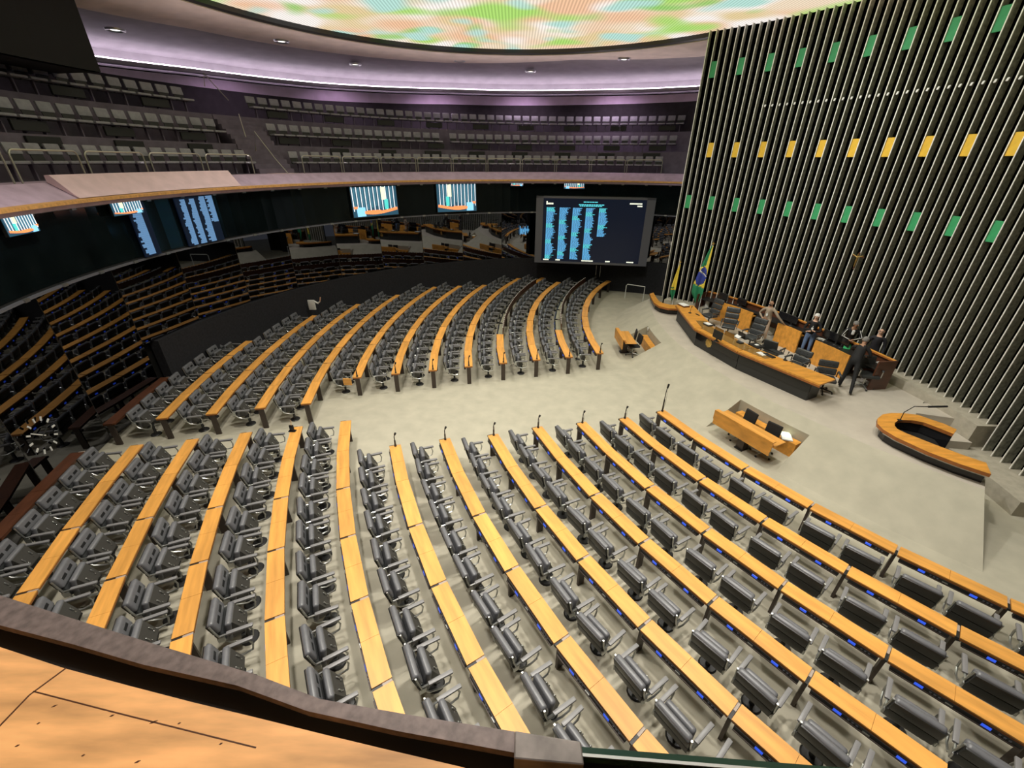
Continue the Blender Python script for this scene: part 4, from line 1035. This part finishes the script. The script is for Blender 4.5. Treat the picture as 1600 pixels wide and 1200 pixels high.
# crucifix
p = onr(1339.5, 405, 14.52, W); ps = angof(p, W); t = thing('crucifix', pc(W, 14.53, ps, p.z), (ps+90)*D2R, 'small gilt figure on a dark cross fixed to the fins', 'crucifix')
m = MB(); m.box(-.02, .02, -.0, .03, -.34, .24, 'wood_dark'); m.box(-.20, .20, -.0, .03, .08, .12, 'wood_dark'); m.build('cross', t)
m = MB(); m.tube([(0, .045, -.26), (0, .05, -.05), (0, .05, .08)], [.018, .03, .035], 'gold', 8); m.tube([(-.18, .045, .15), (-.06, .05, .10), (0, .05, .07), (.06, .05, .10), (.18, .045, .15)], [.012, .016, .03, .016, .012], 'gold', 8); m.tube([(0, .055, .11), (0, .06, .19)], [.028, .022], 'gold', 8); m.build('figure', t, smooth=True)
# ================================================================ PEOPLE
def person(joints, radii, edges, mats, label, hairmat, extras=None, root='pelvis'):
    names = list(joints); idx = {n_: i for i, n_ in enumerate(names)}
    base = Vector((joints['pelvis'].x, joints['pelvis'].y, 1.0))
    me = bpy.data.meshes.new('body_rig'); me.from_pydata([tuple(joints[n_]-base) for n_ in names], [(idx[a], idx[b]) for a, b in edges], []); me.update()
    o = bpy.data.objects.new('body_rig', me); sc.collection.objects.link(o)
    sk = o.modifiers.new('skin', 'SKIN'); sk.use_smooth_shade = True
    for n_ in names:
        r = radii.get(n_, .03); r = r if isinstance(r, tuple) else (r, r); me.skin_vertices[0].data[idx[n_]].radius = r; me.skin_vertices[0].data[idx[n_]].use_root = (n_ == root)
    sb_ = o.modifiers.new('sub', 'SUBSURF'); sb_.levels = 1; sb_.render_levels = 1
    dg = bpy.context.evaluated_depsgraph_get(); dg.update(); ev = o.evaluated_get(dg); m2 = bpy.data.meshes.new_from_object(ev)
    order = sorted(set(mats.values())); m2.materials.clear()
    for q in order: m2.materials.append(MAT[q])
    segs = [(joints[a]-base, joints[b]-base, mats.get(b, mats.get(a))) for a, b in edges]
    for f in m2.polygons:
        c_ = f.center; best = (9, None)
        for a, b, mt in segs:
            ab_ = b-a; tt = max(0, min(1, (c_-a).dot(ab_)/max(1e-9, ab_.dot(ab_)))); dd = (c_-(a+ab_*tt)).length
            if dd < best[0]: best = (dd, mt)
        f.material_index = order.index(best[1]); f.use_smooth = True
    bpy.data.objects.remove(o, do_unlink=True)
    body = bpy.data.objects.new('person', m2); sc.collection.objects.link(body); body.location = base
    tag(body, label, 'person')
    return body, base
def make_person(foot, face, hgt, label, shirt, pants, skin, hair, lean=0.0, leandir=None, armL=None, armR=None, stride=0.0, feet=None, headturn=0, bald=False, extras=()):
    """foot: point on the floor between the feet; face: heading; armL/armR: (elbow offset, hand offset) in body axes x=right, y=forward, z from floor / height"""
    k = hgt/1.75; fx = Vector((math.cos(face), math.sin(face), 0)); rx = Vector((fx.y, -fx.x, 0)); up = Vector((0, 0, 1))
    def B(x, y, z): return foot+rx*(x*k)+fx*(y*k)+up*(z*k)
    J = {}
    J['pelvis'] = B(0, 0, .95)
    ld = lean
    def L_(x, y, z):   # torso points lean forward about the pelvis
        dz = z-.95; return B(x, y+math.sin(ld)*dz, .95+math.cos(ld)*dz)
    J['waist'] = L_(0, 0, 1.08); J['chest'] = L_(0, .01, 1.28); J['collar'] = L_(0, 0, 1.42); J['neck'] = L_(0, .01, 1.50)
    hl = L_(0, .025, 1.56); J['jaw'] = hl; J['skull'] = hl+(up*.09*math.cos(ld*.6)+fx*.09*math.sin(ld*.6))*k; J['crown'] = hl+(up*.165*math.cos(ld*.6)+fx*.165*math.sin(ld*.6))*k
    for s, nm, arm in ((-1, 'l', armL), (1, 'r', armR)):
        J['sho_'+nm] = L_(s*.185, 0, 1.38)
        el, ha = arm if arm else ((s*.26, -.02, 1.10), (s*.26, .12, .88))
        J['elb_'+nm] = B(*el); J['wri_'+nm] = B(*ha); d = (J['wri_'+nm]-J['elb_'+nm]).normalized()
        J['palm_'+nm] = J['wri_'+nm]+d*.07*k
        side = rx if abs(d.dot(rx)) < .8 else fx
        for q in range(4):
            o_ = side*((q-1.5)*.021*k); J['fing%d_%s' % (q, nm)] = J['palm_'+nm]+d*.03*k+o_; J['tip%d_%s' % (q, nm)] = J['palm_'+nm]+d*(.085-.01*abs(q-1.5))*k+o_*1.15+Vector((0, 0, -.02))
        J['thumb_'+nm] = J['wri_'+nm]+d*.05*k-side*s*.055*k
        hp = B(s*.09, 0, .90); J['hip_'+nm] = hp
        ft = feet[0 if s < 0 else 1] if feet else B(s*.11, s*stride*.5, .04)
        ft = Vector((ft.x, ft.y, 1.0+.06))
        kn = (hp+ft)/2+fx*.05*k; J['kne_'+nm] = kn; J['ank_'+nm] = ft+up*.03; J['toe_'+nm] = ft+fx*.19*k-up*.02
    E = [('pelvis', 'waist'), ('waist', 'chest'), ('chest', 'collar'), ('collar', 'neck'), ('neck', 'jaw'), ('jaw', 'skull'), ('skull', 'crown')]
    R_ = {'pelvis': (.15*k, .11*k), 'waist': (.14*k, .105*k), 'chest': (.17*k, .12*k), 'collar': (.11*k, .08*k), 'neck': .052*k, 'jaw': (.066*k, .07*k), 'skull': (.080*k, .092*k), 'crown': (.055*k, .065*k)}
    MT = {'pelvis': pants, 'waist': shirt, 'chest': shirt, 'collar': shirt, 'neck': skin, 'jaw': skin, 'skull': skin, 'crown': skin}
    for nm in 'lr':
        E += [('collar', 'sho_'+nm), ('sho_'+nm, 'elb_'+nm), ('elb_'+nm, 'wri_'+nm), ('wri_'+nm, 'palm_'+nm), ('wri_'+nm, 'thumb_'+nm), ('pelvis', 'hip_'+nm), ('hip_'+nm, 'kne_'+nm), ('kne_'+nm, 'ank_'+nm), ('ank_'+nm, 'toe_'+nm)]
        R_.update({'sho_'+nm: .066*k, 'elb_'+nm: .048*k, 'wri_'+nm: .032*k, 'palm_'+nm: (.035*k, .018*k), 'thumb_'+nm: .011*k, 'hip_'+nm: .095*k, 'kne_'+nm: .062*k, 'ank_'+nm: .045*k, 'toe_'+nm: (.042*k, .03*k)})
        MT.update({'sho_'+nm: shirt, 'elb_'+nm: shirt, 'wri_'+nm: shirt, 'palm_'+nm: skin, 'thumb_'+nm: skin, 'hip_'+nm: pants, 'kne_'+nm: pants, 'ank_'+nm: pants, 'toe_'+nm: 'shoe'})
        for q in range(4):
            E += [('palm_'+nm, 'fing%d_%s' % (q, nm)), ('fing%d_%s' % (q, nm), 'tip%d_%s' % (q, nm))]; R_['fing%d_%s' % (q, nm)] = .010*k; R_['tip%d_%s' % (q, nm)] = .008*k; MT['fing%d_%s' % (q, nm)] = skin; MT['tip%d_%s' % (q, nm)] = skin
    body, base = person(J, R_, E, MT, label, hair)
    hf = Vector((math.cos(face+headturn), math.sin(face+headturn), 0)); hr = Vector((hf.y, -hf.x, 0)); hc = J['skull']-base; hu = (J['crown']-J['jaw']).normalized(); hf = (hf-hu*hf.dot(hu)).normalized(); hr = hf.cross(hu).normalized()
    M = Matrix(((hr.x, hf.x, hu.x, hc.x), (hr.y, hf.y, hu.y, hc.y), (hr.z, hf.z, hu.z, hc.z), (0, 0, 0, 1)))
    # face features
    m = MB(); m.tube([(0, .082*k, .025*k), (0, .105*k, -.02*k), (0, .09*k, -.03*k)], [.008*k, .014*k, .010*k], skin, 6, M=M); m.build('nose', body, smooth=True)
    for s in (-1, 1):
        m = MB(); m.rbox(s*.032*k-.011*k, s*.032*k+.011*k, .078*k, .088*k, .012*k, .024*k, .004*k, 'hair_dark', M, 1); m.build('eye', body)
        m = MB(); m.rbox(s*.084*k-.008*k, s*.084*k+.008*k, -.018*k, .02*k, -.035*k, .025*k, .007*k, skin, M, 2); m.build('ear', body, smooth=True)
    m = MB(); m.rbox(-.026*k, .026*k, .074*k, .086*k, -.058*k, -.048*k, .003*k, 'cloth_khaki' if skin == 'skin_light' else 'wood_dark', M, 1); m.build('mouth', body)
    if hair and not bald:
        m = MB(); m.lathe([(.0, .112*k), (.045*k, .104*k), (.078*k, .07*k), (.090*k, .02*k), (.088*k, -.02*k)], hair, 16, M=M @ Matrix.Translation((0, -.014*k, 0)) @ Matrix.Rotation(.42, 4, 'X')); m.build('hair', body, smooth=True)
    if hair and bald == 'beard':
        m = MB(); m.rbox(-.055*k, .055*k, .03*k, .088*k, -.095*k, -.045*k, .02*k, hair, M, 2); m.build('beard', body, smooth=True)
    for ex in extras: ex(body, J, base, B, k)
    return body, J, base
def badge(body, J, base, B, k):
    p = J['waist'].lerp(J['chest'], .55)-base; f_ = (B(0, 1, 0)-B(0, 0, 0)).normalized(); c_ = p+f_*.15*k; a_ = math.atan2(f_.y, f_.x); m = MB()
    m.rbox(0, .008, -.035, .035, -.05, .05, .003, 'white', Matrix.Translation(c_) @ Matrix.Rotation(a_, 4, 'Z'), 1); m.build('badge', body, label='white name badge on the chest')
    q = J['collar']-base; m = MB(); r_ = Vector((f_.y, -f_.x, 0)); m.tube([q+r_*.06+f_*.06, q+f_*.12-Vector((0, 0, .1)), c_+Vector((0, 0, .05)), q+f_*.12-Vector((0, 0, .1)), q-r_*.06+f_*.06], .006, 'white', 4); m.build('lanyard', body)
def stripe(body, J, base, B, k):
    for nm in 'lr':
        a, b, c_ = (J[x+nm]-base for x in ('sho_', 'elb_', 'wri_')); f_ = (B(0, 1, 0)-B(0, 0, 0)).normalized()*.055+Vector((0, 0, .03)); m = MB(); m.tube([a+f_*.9, b+f_*.8, c_+f_*.5], .012, 'white', 4); m.build('sleeve_stripe', body, label='white sleeve stripe')
    q = J['chest']-base; f_ = (B(0, 1, 0)-B(0, 0, 0)).normalized(); a_ = math.atan2(f_.y, f_.x); m = MB(); m.rbox(.10, .135, -.045, .045, -.05, .13, .02, 'white', Matrix.Translation(q) @ Matrix.Rotation(a_, 4, 'Z'), 1); m.build('white_shirt_front', body)
def glasses(body, J, base, B, k):
    hc = J['skull']-base; f_ = (B(0, 1, 0)-B(0, 0, 0)).normalized(); a_ = math.atan2(f_.y, f_.x); m = MB(); M = Matrix.Translation(hc) @ Matrix.Rotation(a_, 4, 'Z')
    for s in (-1, 1): m.tube([(.098, s*.034+.026*math.cos(q*PI/4), .018+.02*math.sin(q*PI/4)) for q in range(8)], .004, 'black_metal', 4, closed=True, M=M); m.tube([(.098, s*.06, .02), (.0, s*.088, .02)], .004, 'black_metal', 4, M=M)
    m.build('glasses', body)
toCam = lambda p: math.atan2(-p.y, -p.x)
p = Vector((10.36, 16.32, 1.0)); f_ = toCam(p)-.35
make_person(p, f_, 1.78, 'standing bearded man in beige jumper and khaki trousers, hand on the counter', 'cloth_beige', 'cloth_khaki', 'skin_mid', 'hair_dark',
            armR=((.36, -.04, 1.16), (.17, .10, 1.03)), armL=((-.38, .02, 1.17), (-.55, -.10, .98)), bald='beard', headturn=-.3, extras=(badge,), stride=.2)
p = Vector((11.22, 14.82, 1.0)); f_ = toCam(p)-.1
make_person(p, f_, 1.74, 'standing white-haired man in black jacket and blue jeans with folded arms', 'cloth_black', 'cloth_jeans', 'skin_light', 'hair_white',
            armR=((.27, .06, 1.12), (-.02, .26, 1.16)), armL=((-.27, .06, 1.12), (.03, .27, 1.12)), extras=(badge,))
p = Vector((12.22, 14.25, 1.0)); f_ = toCam(p)+.25
make_person(p, f_, 1.74, 'man in black track jacket with white sleeve stripes leaning on the rear rail', 'cloth_black', 'cloth_navy', 'skin_mid', 'hair_grey', lean=.28,
            armR=((.30, .22, 1.14), (.10, .46, 1.10)), armL=((-.30, .22, 1.14), (-.02, .48, 1.12)), headturn=.5, extras=(stripe,))
p = Vector((12.52, 13.42, 1.0)); f_ = toCam(p)
make_person(p, f_, 1.70, 'man in glasses and dark jumper behind the rear rail, mostly hidden', 'cloth_navy', 'cloth_navy', 'skin_light', 'hair_dark', extras=(glasses,), bald=True)
pa, pb = at(1310, 605, 1.0), at(1327, 618, 1.0); mid_ = (pa+pb)/2; tgt = Vector((12.1, 13.3, 1)); p = Vector((mid_.x+.22, mid_.y+.30, 1.0)); d = tgt-p; f_ = math.atan2(d.y, d.x)
make_person(p, f_, 1.80, 'grey-haired man in black suit mid-stride, bending over the rear counter', 'cloth_black', 'cloth_black', 'skin_mid', 'hair_grey', lean=.62, feet=(pa+Vector((0, 0, .04)), pb+Vector((0, 0, .04))),
            armR=((.30, .25, 1.10), (.22, .52, .98)), armL=((-.26, .42, 1.16), (-.12, .70, 1.02)))
p = at(1325, 539, 1.9); m = MB(); m.rbox(-.10, .10, -.012, .012, 0, .2, .004, 'green_card', seg=1); m.rbox(-.03, .04, -.016, -.010, .07, .14, .002, 'white', seg=1); o = m.build('green_card', loc=(p.x, p.y, 1.745)); o.rotation_euler = (-.5, 0, -.6); tag(o, 'bright green and white card standing on the counter by the bending man', 'card')
# ================================================================ CAMERA-SIDE PARAPET
m = MB(); we = [at(x, y, 6.65) for x, y in ((-260, 930), (-120, 972), (0, 1011), (100, 1044), (200, 1071), (300, 1097), (400, 1121), (500, 1146), (600, 1170), (724, 1199))]
c_ang = [angof(p, G) for p in we]; Rw = 13.02
outw = [(p.x, p.y) for p in we]+[tuple(pc(G, Rw, a_).xy) for a_ in (257.9, 259, 261, 264, 268)]
inw = []
for q in outw:
    v = Vector(q)-G; v = v.normalized()*(v.length+.55); inw.append((G.x+v.x, G.y+v.y))
quad_strip(m, outw, inw, 6.60, 6.65, 'board')
for (P_, Q_, wj) in (((103, 1044), (46, 1086), .0016), ((46, 1086), (-30, 1165), .0016), ((52, 1080), (180, 1113), .0009), ((180, 1113), (400, 1168), .0009)):
    pa_, pb_ = at(*P_, 6.6502), at(*Q_, 6.6502); dd = (pb_-pa_).normalized(); nv_ = Vector((-dd.y, dd.x, 0))*wj
    m.prism([(v.x, v.y) for v in (pa_-nv_, pb_-nv_, pb_+nv_, pa_+nv_)], 6.6495, 6.6506, 'wood_dark')
for (x_, y_, l_) in ((85, 1103, 5), (27, 1165, 4), (175, 1118, 4), (240, 1128, 7), (280, 1130, 3), (130, 1180, 3), (215, 1190, 5), (345, 1162, 3), (60, 1130, 3)):
    q1 = at(x_-l_, y_+l_*.4, 6.6503); q2 = at(x_+l_, y_-l_*.4, 6.6503); dd = (q2-q1).normalized(); nv_ = Vector((-dd.y, dd.x, 0))*.0015
    m.prism([(v.x, v.y) for v in (q1, (q1+q2)/2-nv_, q2, (q1+q2)/2+nv_)], 6.6495, 6.6506, 'wood_dark')
o = m.build('wall_parapet_near_top')
struct(o, 'worn wooden board capping the near parapet', 'parapet board'); o.name = 'trim_9'
m = MB(); f0 = [(G.x+(Vector(q)-G).x*1.0006, G.y+(Vector(q)-G).y*1.0006) for q in outw]; f1 = [tuple(G+(Vector(q)-G).normalized()*((Vector(q)-G).length+.3)) for q in outw]
quad_strip(m, f0, f1, 5.0, 6.598, 'black_wall'); struct(m.build('wall_near'), 'black face of the near parapet', 'wall')
tops = [at(x, y, 6.63) for x, y in ((-260, 830), (-120, 885), (0, 930), (125, 970), (250, 1009), (400, 1054), (500, 1092), (640, 1117), (804, 1143))]
lows = [at(x, y, 6.63) for x, y in ((-260, 893), (-120, 938), (0, 977), (115, 1007), (222, 1038), (370, 1071), (480, 1111), (620, 1142), (804, 1176))]
m = MB(); quad_strip(m, [(p.x, p.y) for p in tops], [(p.x, p.y) for p in lows], 6.61, 6.63, 'metal_strip')
m.build('tmp'); o = bpy.data.objects['tmp']; o.name = 'metal_edge_strip'; tag(o, 'scratched brown metal strip along the outside of the near parapet', 'metal strip')
gp_ = [at(x, y, 6.595) for x, y in ((-260, 870), (-120, 920), (0, 960), (115, 995), (222, 1027), (370, 1061), (480, 1101), (620, 1132), (804, 1160), (1000, 1200), (1400, 1240))]
gq_ = [at(x, y, 6.595) for x, y in ((-260, 960), (-120, 1000), (0, 1030), (115, 1070), (222, 1100), (370, 1130), (480, 1160), (620, 1195), (804, 1240), (1000, 1290), (1400, 1330))]
m = MB(); quad_strip(m, [(p.x, p.y) for p in gp_], [(p.x, p.y) for p in gq_], 6.575, 6.595, 'black_wall'); struct(m.build('trim_10'), 'black recess between the board and the metal strip', 'trim')
a_, b_, c_, d_ = at(804, 1141, 6.645), at(908, 1158, 6.645), at(913, 1196, 6.645), at(803, 1186, 6.645)
m = MB(); m.prism([(a_.x, a_.y), (b_.x, b_.y), (c_.x, c_.y), (d_.x, d_.y)], 6.585, 6.645, 'metal_box'); o = m.build('metal_clamp'); bv = o.modifiers.new('bevel', 'BEVEL'); bv.width = .003; bv.segments = 2; tag(o, 'grey metal clamp block at the bottom of the view where the glass begins', 'clamp')
a_, b_ = at(908, 1173, 6.62), at(1330, 1207, 6.62); d = (b_-a_); nn = Vector((-d.y, d.x, 0)).normalized()*.008
m = MB(); m.prism([(a_.x-nn.x, a_.y-nn.y), (b_.x-nn.x, b_.y-nn.y), (b_.x+nn.x, b_.y+nn.y), (a_.x+nn.x, a_.y+nn.y)], 6.0, 6.615, 'glass_edge')
m.prism([(a_.x-nn.x, a_.y-nn.y), (b_.x-nn.x, b_.y-nn.y), (b_.x-nn.x*.4, b_.y-nn.y*.4), (a_.x-nn.x*.4, a_.y-nn.y*.4)], 6.616, 6.62, 'aluminium')
o = m.build('glass_barrier'); tag(o, 'green-edged glass barrier beside the grey clamp at the bottom edge', 'barrier')
